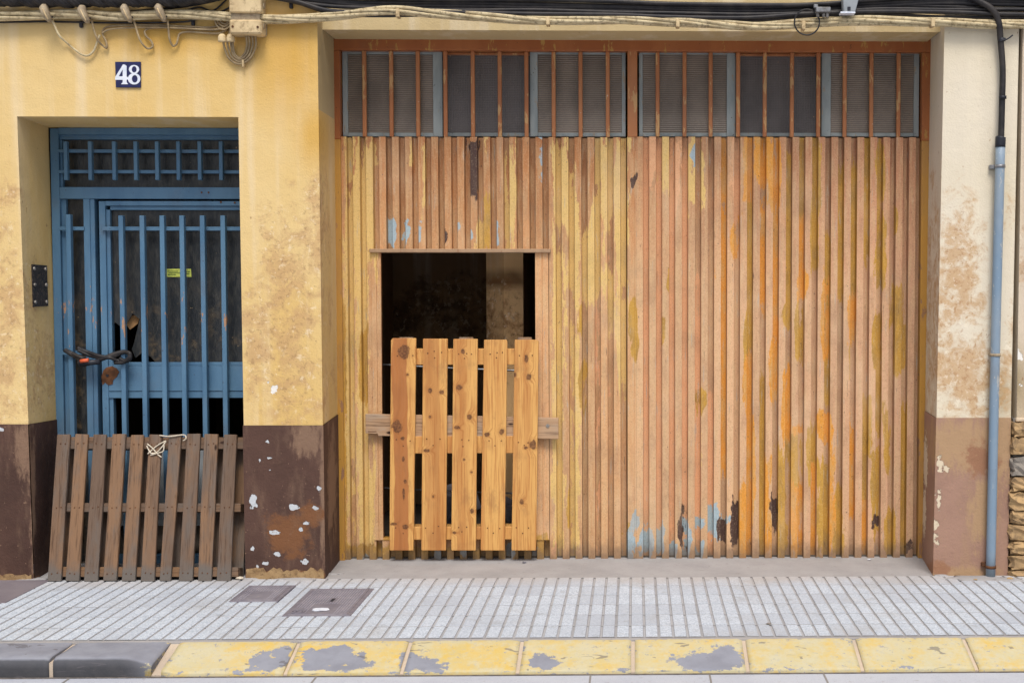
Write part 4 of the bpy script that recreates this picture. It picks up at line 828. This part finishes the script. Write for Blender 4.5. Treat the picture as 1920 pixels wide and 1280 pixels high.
for pts in ([(276, 836), (284, 849), (294, 848), (303, 840), (312, 827), (305, 830), (292, 838), (278, 851)], [(277, 832), (287, 840), (297, 852), (304, 857)], [(283, 853), (298, 849), (307, 845), (309, 832), (312, 828)], [(300, 816), (320, 818), (345, 815), (350, 822), (344, 826)]):
    link('cord_strand', tube_mesh('cord_strand', [onp(u, v) + ft * (1 + .6 * (i % 2)) for i, (u, v) in enumerate(pts)], .0036, 6, 5), M['cord'], cord)

# cable lock round the stile of the blue door
lk = empty('cable_lock', 'black coiled cable lock with orange tag tying the blue door shut', 'cable lock')
yk = DD - .075
for pts in ([(121, 655), (135, 662), (152, 670), (160, 672)], [(145, 652), (165, 660), (190, 668), (212, 668), (232, 660), (244, 663), (240, 674), (222, 676), (205, 670), (190, 674), (165, 682), (152, 684), (148, 678)], [(146, 656), (168, 666), (195, 671), (215, 664), (236, 660), (243, 668), (232, 679), (215, 680)], [(148, 682), (170, 680), (192, 672), (214, 663), (235, 659), (245, 668), (238, 677), (224, 672)], [(120, 656), (140, 668), (155, 677)]):
    link('coil', tube_mesh('coil', [P(u, v, yk + .012 * math.sin(i * 2.1)) for i, (u, v) in enumerate(pts)], .0105, 8, 5), M['cableb'], lk)
link('lock_barrel', tube_mesh('lock_barrel', [P(149, 681, yk - .012), P(187, 678, yk - .012)], .016, 10, 1), M['pipeb'], lk)
link('orange_tag', tube_mesh('orange_tag', [P(151, 677, yk - .024), P(166, 675, yk - .026)], .011, 8, 1), M['red'], lk)

# ================================================================== SMALL THINGS ON THE WALLS
sg = empty('house_number_sign', 'navy blue enamel house number 48 above the blue door', 'sign')
def S2(x, y): return P(190 + x / 16, 100 + y / 16, -.012)
q = [S2(405, 258), S2(1172, 255), S2(1175, 1030), S2(425, 1025)]
link('plate', prism('plate', [(v.x, v.z) for v in q], -.010, -.0005, .0015), M['navy'], sg)
def curve_mesh(name, loops, depth):
    cu = bpy.data.curves.new(name, 'CURVE'); cu.dimensions = '2D'; cu.fill_mode = 'BOTH'; cu.extrude = depth
    for lp in loops:
        s = cu.splines.new('POLY'); s.points.add(len(lp) - 1)
        for pt, (x, y) in zip(s.points, lp): pt.co = (x, y, 0, 1)
        s.use_cyclic_u = True
    o = bpy.data.objects.new(name, cu); COL.objects.link(o); dg = bpy.context.evaluated_depsgraph_get(); me = bpy.data.meshes.new_from_object(o.evaluated_get(dg))
    bpy.data.objects.remove(o); me.transform(Matrix.Rotation(R(90), 4, 'X')); return me
def sl(pts): return [(S2(x, y).x, S2(x, y).z) for x, y in pts]
def ell(cx, cy, rx, ry, n=32): return sl([(cx + rx * math.cos(2 * math.pi * i / n), cy + ry * math.sin(2 * math.pi * i / n)) for i in range(n)])
four = [(650, 338), (700, 342), (757, 385), (757, 700), (797, 722), (797, 785), (757, 802), (762, 880), (805, 932), (585, 932), (638, 880), (640, 802), (415, 800), (412, 740), (430, 690)]
for nm_, loops, yy in (('digit_four', [sl(four), sl([(640, 485), (522, 695), (640, 695)])], -.0112), ('digit_eight', [ell(980, 485, 155, 130), ell(985, 488, 74, 95)], -.0112), ('digit_eight', [ell(985, 770, 187, 172), ell(1003, 772, 86, 112)], -.0118)):
    me = curve_mesh(nm_, loops, .0008); me.transform(Matrix.Translation((0, yy, 0))); link(nm_, me, M['white'], sg)

ip = empty('bolted_plate', 'black bolted metal plate on the left side of the blue doorway', 'plate')
def rev(s, z, off): 
    a, b = e_l.at(z), e_lb.at(z); d = (b - a); n = Vector((d.y, -d.x, 0)).normalized(); n = n if n.x > 0 else -n
    return a.lerp(b, s) + n * off
def rvz(v): return P(70, v, .18).z
q = [rev(.27, rvz(496), .006), rev(.77, rvz(497), .006), rev(.77, rvz(574), .006), rev(.27, rvz(575), .006)]
q2 = [rev(.27, rvz(496), 0.001), rev(.77, rvz(497), 0.001), rev(.77, rvz(574), 0.001), rev(.27, rvz(575), 0.001)]
link('plate', fixn(py_mesh('plate', q + q2, [(0, 1, 2, 3), (7, 6, 5, 4)] + [(i, i + 4, (i + 1) % 4 + 4, (i + 1) % 4) for i in range(4)])), M['black'], ip)
for s in (.33, .71):
    for v in (504, 534, 566): link('bolt', disc_mesh('bolt', rev(s, rvz(v), .009), .011, .008, 'X', 8), M['bolt'], ip)

# ---- cables
def strands(parent, name, pts, y, nst, r, hr, twist, mat, k=8, ph=0):
    c = catmull([P(u, v, y) for u, v in pts], k); L = 0; acc = [0]
    for i in range(1, len(c)): L += (c[i] - c[i - 1]).length; acc.append(L)
    for s in range(nst):
        pp_ = []; j = random.uniform(.75, 1.2); wob = random.uniform(0, 6)
        for i, p in enumerate(c):
            a = 2 * math.pi * (s / nst + acc[i] * twist) + ph
            pp_.append(p + Vector((0, math.cos(a) * hr * j, math.sin(a) * hr * j + .002 * math.sin(acc[i] * 9 + wob))))
        link(name, tube_mesh(name, pp_, r * random.uniform(.85, 1.15), 8, 1), mat, parent)
cr = empty('cream_cable_bundle', 'long bundle of twisted cream cables running above the doors', 'cable bundle')
strands(cr, 'cable_strand', [(-300, 38), (-60, 33), (60, 30), (150, 27), (230, 30), (320, 26), (400, 29), (480, 35), (560, 36), (615, 33), (690, 24), (745, 21), (820, 27), (900, 32), (1027, 38), (1150, 36), (1270, 41), (1380, 49), (1440, 50), (1507, 46), (1600, 40), (1690, 40), (1750, 41), (1850, 44), (1930, 45), (2300, 48)], -.045, 6, .0098, .0165, .45, M['cablec'])
for u, v in ((745, 24), (1027, 39), (1271, 43), (1507, 47), (1750, 42)):
    pxbox('cable_tie', u - 3.5, u + 3.5, v - 8, v + 8, -.078, -.02, M['box'], cr, .003)
bk = empty('black_cable_bundle', 'thick bundle of black cables strung along the top of the garage', 'cable bundle')
for i, (dv, r, tw) in enumerate(((0, .013, 0), (7, .011, 0), (13, .012, 0), (-6, .014, 0), (19, .008, 0), (-12, .012, 0), (4, .009, 0))):
    j = [random.uniform(-2, 2) for _ in range(14)]
    us = (500, 560, 620, 700, 850, 1000, 1150, 1250, 1400, 1520, 1650, 1780, 1930, 2300); vs_ = (-16, -2, 6, 10, 11, 13, 16, 18, 20, 17, 10, 8, 10, 12)
    pts = [P(u, v + dv * (.5 if u < 600 else (1 if u < 1500 else (.8 if u < 1700 else 1.3))) + jj, -.03 - .012 * (i % 3)) for u, v, jj in zip(us, vs_, j)]
    link('cable_strand', tube_mesh('cable_strand', pts, r, 8, 8), M['cableb'], bk)
bl_ = empty('black_ribbed_cable', 'fat black wrapped cable at the upper left corner', 'cable')
strands(bl_, 'wrapped_strand', [(-200, -6), (20, -4), (150, -3), (330, -5), (430, -22), (520, -50)], -.07, 9, .016, .034, 5.5, M['cableb'], 24)
for lab, pts, r in (('thin black cable sagging behind the four clamps', [(-200, 20), (0, 24), (40, 32), (100, 34), (250, 22), (330, 14), (400, 2), (470, -20)], .008), ('thin black cable along the wall just under the clamps', [(-200, 44), (0, 42), (90, 41), (200, 43), (330, 42), (370, 36), (420, 20), (470, -10)], .0055), ('black cable slanting up to the cream box at the left', [(330, 30), (370, 14), (400, 20), (430, -6)], .005)):
    tag(link('black_cable', tube_mesh('black_cable', [P(u, v, -.02) for u, v in pts], r, 8, 8), M['cableb']), lab, 'cable')
# hanging clamps
def clamp_mesh(u, v):
    secs = [(-5, -16, 5, .02), (-6.5, -9, 7.5, .03), (-3, 2, 7.5, .034), (1.5, 11, 6, .03), (4, 17, 3, .015)]
    vs, fs = [], []
    for dx, dv, w, dp in secs:
        for k in range(8):
            a = 2 * math.pi * k / 8; q = P(u + dx + w * 1.1 * math.cos(a), v + dv, -.085); vs.append(q + Vector((0, dp * math.sin(a), 0)))
    for i in range(len(secs) - 1):
        for k in range(8): fs.append((i * 8 + k, i * 8 + (k + 1) % 8, i * 8 + 8 + (k + 1) % 8, i * 8 + 8 + k))
    fs += [tuple(range(8)), tuple(range(len(vs) - 1, len(vs) - 9, -1))]
    return fixn(py_mesh('body', vs, fs))
ordn = ('leftmost', 'second', 'third', 'rightmost')
for i, (u, v) in enumerate(((89, 25), (160, 27), (240, 25), (304, 24))):
    c_ = empty('cable_clamp', f'{ordn[i]} of the four grey clamps hanging on the cream cables', 'clamp', 'clamps on the cables')
    link('body', clamp_mesh(u, v), M['clamp'], c_, smooth=True)
    link('strap', tube_mesh('strap', [P(u + 7, v + 8, -.075), P(u + 11, v + 4, -.04), P(u + 6, v - 4, -.02)], .006, 6, 4), M['cableb'], c_)
    link('rim', tube_mesh('rim', [P(u - 9, v - 8, -.116), P(u - 4, v + 3, -.122), P(u + 1, v + 12, -.112)], .004, 6, 4), M['box'], c_)
drops = (('cablec', 'long pale cable looping down from the leftmost clamp', [(97, 36), (103, 50), (112, 68), (125, 80), (140, 93), (155, 103), (166, 104), (176, 95), (182, 80), (187, 66)], .0062),
         ('cableg', 'short grey cable loop below the second clamp', [(172, 38), (176, 56), (184, 76), (193, 86), (200, 90), (199, 78), (193, 66), (194, 56), (206, 50), (240, 48), (300, 48), (350, 50), (392, 52), (412, 48)], .0058),
         ('cableg', 'curled grey cable loop below the third clamp', [(251, 38), (256, 56), (264, 78), (276, 91), (286, 88), (284, 78), (274, 68), (272, 58), (284, 53), (320, 52), (370, 55), (405, 56), (422, 50)], .0058),
         ('cableg', 'narrow grey cable loop below the rightmost clamp', [(314, 38), (316, 56), (318, 74), (324, 86), (331, 83), (334, 72), (338, 63), (355, 60), (385, 62), (410, 63), (426, 56)], .0058))
for mt, lab, pts, r in drops:
    tag(link('drop_cable', tube_mesh('drop_cable', [P(u, v, -.02 if i > 2 else -.045) for i, (u, v) in enumerate(pts)], r, 8, 6), M[mt]), lab, 'cable')
lp_ = empty('coiled_cable', 'grey cable coil entering the left side of the cream box', 'cable')
for pts in ([(402, 36), (408, 50), (420, 56), (432, 48), (436, 36)], [(406, 36), (412, 46), (422, 50), (432, 42)], [(411, 36), (416, 43), (424, 45), (431, 37)], [(192, 62), (215, 54), (300, 52), (390, 56), (420, 54)]):
    link('cable_turn', tube_mesh('cable_turn', [P(u, v, -.03) for u, v in pts], .0052, 8, 6), M['cableg'], lp_)
# black clips on the wall
for u, v, lab in ((151, 46, 'small black wall clip under the second clamp'), (361, 43, 'small black wall clip left of the cream box'), (545, 10, 'small black wall clip near the yellow wall top')):
    o = pxbox('wall_clip', u - 3.2, u + 3.2, v - 7, v + 6, -.02, -.0005, M['pipeb'], None, .004); tag(o, lab, 'clip')
# junction box
jb = empty('junction_box', 'cream plastic junction box with screws high on the yellow wall', 'junction box')
pxbox('box_body', 430, 490, 37, 64, -.10, -.0005, M['box'], jb, .006); pxbox('box_body', 429, 489, -30, 24, -.10, -.0005, M['box'], jb, .006)
pxbox('box_core', 433, 487, 22, 40, -.08, -.0005, M['clamp'], jb, .003)
pxbox('box_lid', 431.5, 488, 39, 62, -.108, -.1005, M['box'], jb, .004); pxbox('back_plate', 428, 500, 30, 66, -.012, -.0003, M['clamp'], jb, .002)
for u, v in ((436, 50), (483, 51)): link('screw', disc_mesh('screw', P(u, v, -.1095), .007, .004), M['rust'], jb)
for v in (12, 50): link('side_knockout', disc_mesh('side_knockout', Vector((P(490, v, -.10).x + .001, -.05, P(490, v, -.05).z)), .016, .004, 'X'), M['clamp'], jb)
for u in (416.5, 432.5):
    gme = fixn(tube_mesh('cable_cap', [P(u, 64, -.05), P(u, 67, -.05), P(u, 72, -.05), P(u, 79, -.05)], .021, 12, 3, lambda t: .45 + .6 * math.sin(min(1, t * 1.4) * math.pi / 2))); link('cable_cap', gme, M['box'], jb)
for i, (a, b, dep) in enumerate(((419, 480, 120), (426, 474, 116), (432, 468, 112), (436, 463, 109))):
    link('loop_cable', tube_mesh('loop_cable', [P(a, 72, -.045), P(a + 1, 86, -.035), P(a + (b - a) * .14, 86 + (dep - 86) * .62, -.025), P(a + (b - a) * .34, dep - 2, -.022), P((a + b) / 2, dep, -.02), P(a + (b - a) * .68, dep - 3, -.022), P(a + (b - a) * .88, 86 + (dep - 86) * .55, -.025), P(b, 84, -.035), P(b - 2, 62, -.045)], .0058, 8, 6), M['cableg'], jb)
pxbox('loop_clip', 453, 457, 112, 126, -.032, -.001, M['box'], jb, .002)
# right-hand fittings
rg = link('cable_ring', tube_mesh('cable_ring', [P(1513 + 23.5 * math.cos(a), 42 + 24 * math.sin(a), -.085) for a in [i * math.pi / 12 - 1.0 for i in range(25)]], .0042, 8, 2), M['cableb']); tag(rg, 'loose black cable ring hanging over the garage lintel', 'cable')
sp2 = empty('cable_splitter', 'small metal cable splitter with three connectors among the black cables', 'splitter')
pxbox('splitter_body', 1530, 1558, 13, 23, -.12, -.07, M['steel'], sp2, .004); pxbox('splitter_ear', 1526, 1534, 8, 15, -.11, -.09, M['steel'], sp2, .003)
for u in (1533, 1544, 1551): link('connector', tube_mesh('connector', [P(u, 22, -.095), P(u, 27, -.095), P(u + .5, 33, -.095)], .009, 8, 1), M['bolt'], sp2)
gb = empty('grey_tap_box', 'small grey box with dark slot hung on the black cables', 'box')
slat_prism('box_body', [(1580, -12), (1613, -12), (1604, 22), (1582, 24)], -.14, -.08, M['greyboard'], gb, .004); pxbox('slot', 1589, 1595, 13, 20, -.1435, -.139, M['pipeb'], gb, .001); pxbox('foot', 1576, 1604, 22, 25.5, -.142, -.09, M['white'], gb, .002)
# thick black cable going into the pipe
pipe_pts = [P(1876, 266, -.045), P(1866, 665, -.045), P(1857, 1092, -.045)]
pipe_pts[2].z = .0
dpz = empty('conduit_pipe', 'blue grey conduit pipe with black cable on the right pier', 'pipe')
link('pipe', tube_mesh('pipe', pipe_pts, .0262, 16, 6), M['pipe'], dpz)
link('pipe_sleeve', tube_mesh('pipe_sleeve', [P(1876.5, 256, -.045), P(1876, 260, -.045), P(1875.5, 276, -.045)], .0285, 14, 3, lambda t: .7 + .3 * min(1, t * 3)), M['pipeb'], dpz)
link('feed_cable', tube_mesh('feed_cable', [P(1815, -6, -.05), P(1838, 4, -.06), P(1860, 18, -.07), P(1872, 40, -.065), P(1876, 75, -.045), P(1880, 130, -.04), P(1879, 185, -.04), P(1877, 262, -.045)], .0175, 12, 8), M['cableb'], dpz)
def band(u, v, r, mat): 
    c = P(u, v, -.045); link('pipe_band', tube_mesh('pipe_band', [c + Vector((0, 0, -.008)), c + Vector((0, 0, .008))], r, 14, 1), M[mat], dpz)
band(1875, 312, .0295, 'steel'); band(1866.5, 665, .0295, 'clamp'); band(1857.8, 1062, .0295, 'rust'); band(1880, 183, .021, 'pipeb'); band(1878, 75, .022, 'pipeb')
pxbox('band_tab', 1856, 1868, 309, 317, -.03, -.001, M['steel'], dpz); pxbox('band_tab', 1855, 1862, 662, 667, -.03, -.001, M['clamp'], dpz); pxbox('band_tab', 1841, 1852, 1054, 1062, -.03, -.006, M['rust'], dpz)
link('hook', tube_mesh('hook', [P(1872, 77, -.06), P(1888, 74, -.07), P(1899, 66, -.08)], .004, 6, 3), M['pipeb'], dpz)

# ================================================================== ON THE GROUND
def cover(name, cv, label, hub):
    c_ = empty(name, label, 'manhole cover'); x0, x1, y0, y1 = cv
    link('frame', box_mesh('frame', (x0, y0, -.03), (x1, y1, .0035), .002), M['iron'], c_)
    lid = link('lid', box_mesh('lid', (x0 + .02, y0 + .02, -.02), (x1 - .02, y1 - .02, .0065), .002), M['iron'], c_)
    ms = []; nx = int((x1 - x0 - .06) / .013); ny = int((y1 - y0 - .06) / .013); dx = (x1 - x0 - .06) / nx; dy = (y1 - y0 - .06) / ny
    for i in range(nx):
        for j in range(ny):
            s, t = (i + .5) / nx, (j + .5) / ny
            if hub(s, t): continue
            cx, cy = x0 + .03 + (i + .5) * dx, y0 + .03 + (j + .5) * dy; h = .0032
            ms.append(((cx - h, cy - h, .0064), (cx + h, cy - h, .0064), (cx + h, cy + h, .0064), (cx - h, cy + h, .0064), (cx, cy, .0105)))
    vs = [v for m_ in ms for v in m_]; fs = [f for k in range(len(ms)) for f in ((5 * k, 5 * k + 1, 5 * k + 4), (5 * k + 1, 5 * k + 2, 5 * k + 4), (5 * k + 2, 5 * k + 3, 5 * k + 4), (5 * k + 3, 5 * k, 5 * k + 4))]
    tag(link('tread_studs', py_mesh('tread_studs', vs, fs), M['iron'], c_), kind='stuff')
    return c_, lid
mc, lid = cover('manhole_cover', CV1, 'large studded iron cover with keyhole in the tiled pavement', lambda s, t: (.28 < s < .76 and t < .38) or (s < .2 and t < .2) or (.46 < s < .6 and .45 < t < .62))
kx, ky = CV1[0] + (CV1[1] - CV1[0]) * .53, CV1[2] + (CV1[3] - CV1[2]) * .53
link('keyhole', box_mesh('keyhole', (kx - .008, ky - .03, .0066), (kx + .008, ky + .03, .0074)), M['pipeb'], mc)
ex, ey = CV1[0] + .065, CV1[2] + .06
link('cast_emblem', tube_mesh('cast_emblem', [(ex + .032 * math.cos(a), ey + .032 * math.sin(a), .008) for a in [i * math.pi / 8 for i in range(17)]], .0035, 6, 2), M['iron'], mc)
link('cast_emblem', tube_mesh('cast_emblem', [(ex - .02, ey - .01, .008), (ex - .005, ey + .012, .008), (ex + .005, ey - .012, .008), (ex + .02, ey + .008, .008)], .0035, 6, 3), M['iron'], mc)
cover('small_cover', CV2, 'small worn iron cover beside the old pallet and pier', lambda s, t: .22 < s < .8 and t < .6)
def litter(name, label, cat, p, r, mat, seed, flat=.35):
    rn = random.Random(seed); bm = bmesh.new(); bmesh.ops.create_icosphere(bm, subdivisions=2, radius=1)
    for v in bm.verts: v.co *= rn.uniform(.7, 1.2); v.co = Vector((v.co.x * r, v.co.y * r * .8, v.co.z * r * flat)); 
    me = bpy.data.meshes.new(name); bm.to_mesh(me); bm.free(); mz = min(v.co.z for v in me.vertices)
    o = link(name, me, mat); o.location = Vector(p) + Vector((0, 0, -mz)); return tag(o, label, cat)
litter('bird_dropping', 'white splash on the large iron cover', 'splash', G(600, 1145) + Vector((0, 0, .007)), .045, M['white'], 1, .06)
litter('broken_plaster', 'pale plaster lump beside the right foot of the old pallet', 'rubble', G(449, 1086), .022, M['cord'], 2)
litter('pebble', 'dark pebble on the tiles right of centre', 'stone', G(1441, 1170), .012, M['stoneg'], 3)
litter('paper_scrap', 'tiny white scrap at the foot of the right garage leaf', 'scrap', Vector((P(1633, 1057, .3).x, .36, .008)), .011, M['white'], 4)
litter('paper_scrap', 'tiny pinkish scrap below the wicket opening', 'scrap', Vector((P(982, 1058, .3).x, .33, .007)), .012, M['bag'], 5)
litter('rubble_piece', 'sandy crumb of plaster at the foot of the conduit pipe', 'rubble', G(1893, 1086), .018, M['stone'], 6)
litter('rubble_piece', 'small sandy crumb left of the conduit pipe foot', 'rubble', G(1829, 1087), .011, M['stone'], 8)
bgm = litter('plastic_bag', 'crumpled grey plastic bag on the dim floor behind the pine pallet', 'bag', Vector((P(850, 950, 1.0).x, 1.0, .02)), .17, M['bag'], 9, 1.1)
litter('plastic_bag', 'second grey bag behind the right boards of the pine pallet', 'bag', Vector((P(955, 960, .9).x, .9, .02)), .13, M['bag'], 10, 1.1)
# sandy dust heaped in the corners of the pier
dst = []
for u, v, r in ((1830, 1083, .16), (1890, 1086, .12), (1765, 1078, .05), (470, 1084, .06), (560, 1084, .12), (60, 1085, .1), (625, 1075, .06)):
    bm = bmesh.new(); bmesh.ops.create_icosphere(bm, subdivisions=3, radius=1); c_ = G(u, v)
    for q in bm.verts:
        k = 1 + .35 * math.sin(q.co.x * 7 + u) * math.cos(q.co.y * 5); q.co = Vector((c_.x + q.co.x * r * k, c_.y + q.co.y * r * .45 * k, -.006 + q.co.z * .012))
    me = bpy.data.meshes.new('d'); bm.to_mesh(me); bm.free(); dst.append(me)
dd_ = link('dust', join_meshes('dust', dst), M['apron'], smooth=True); tag(dd_, 'sandy dust drifted along the foot of the walls', 'dust', kind='stuff')
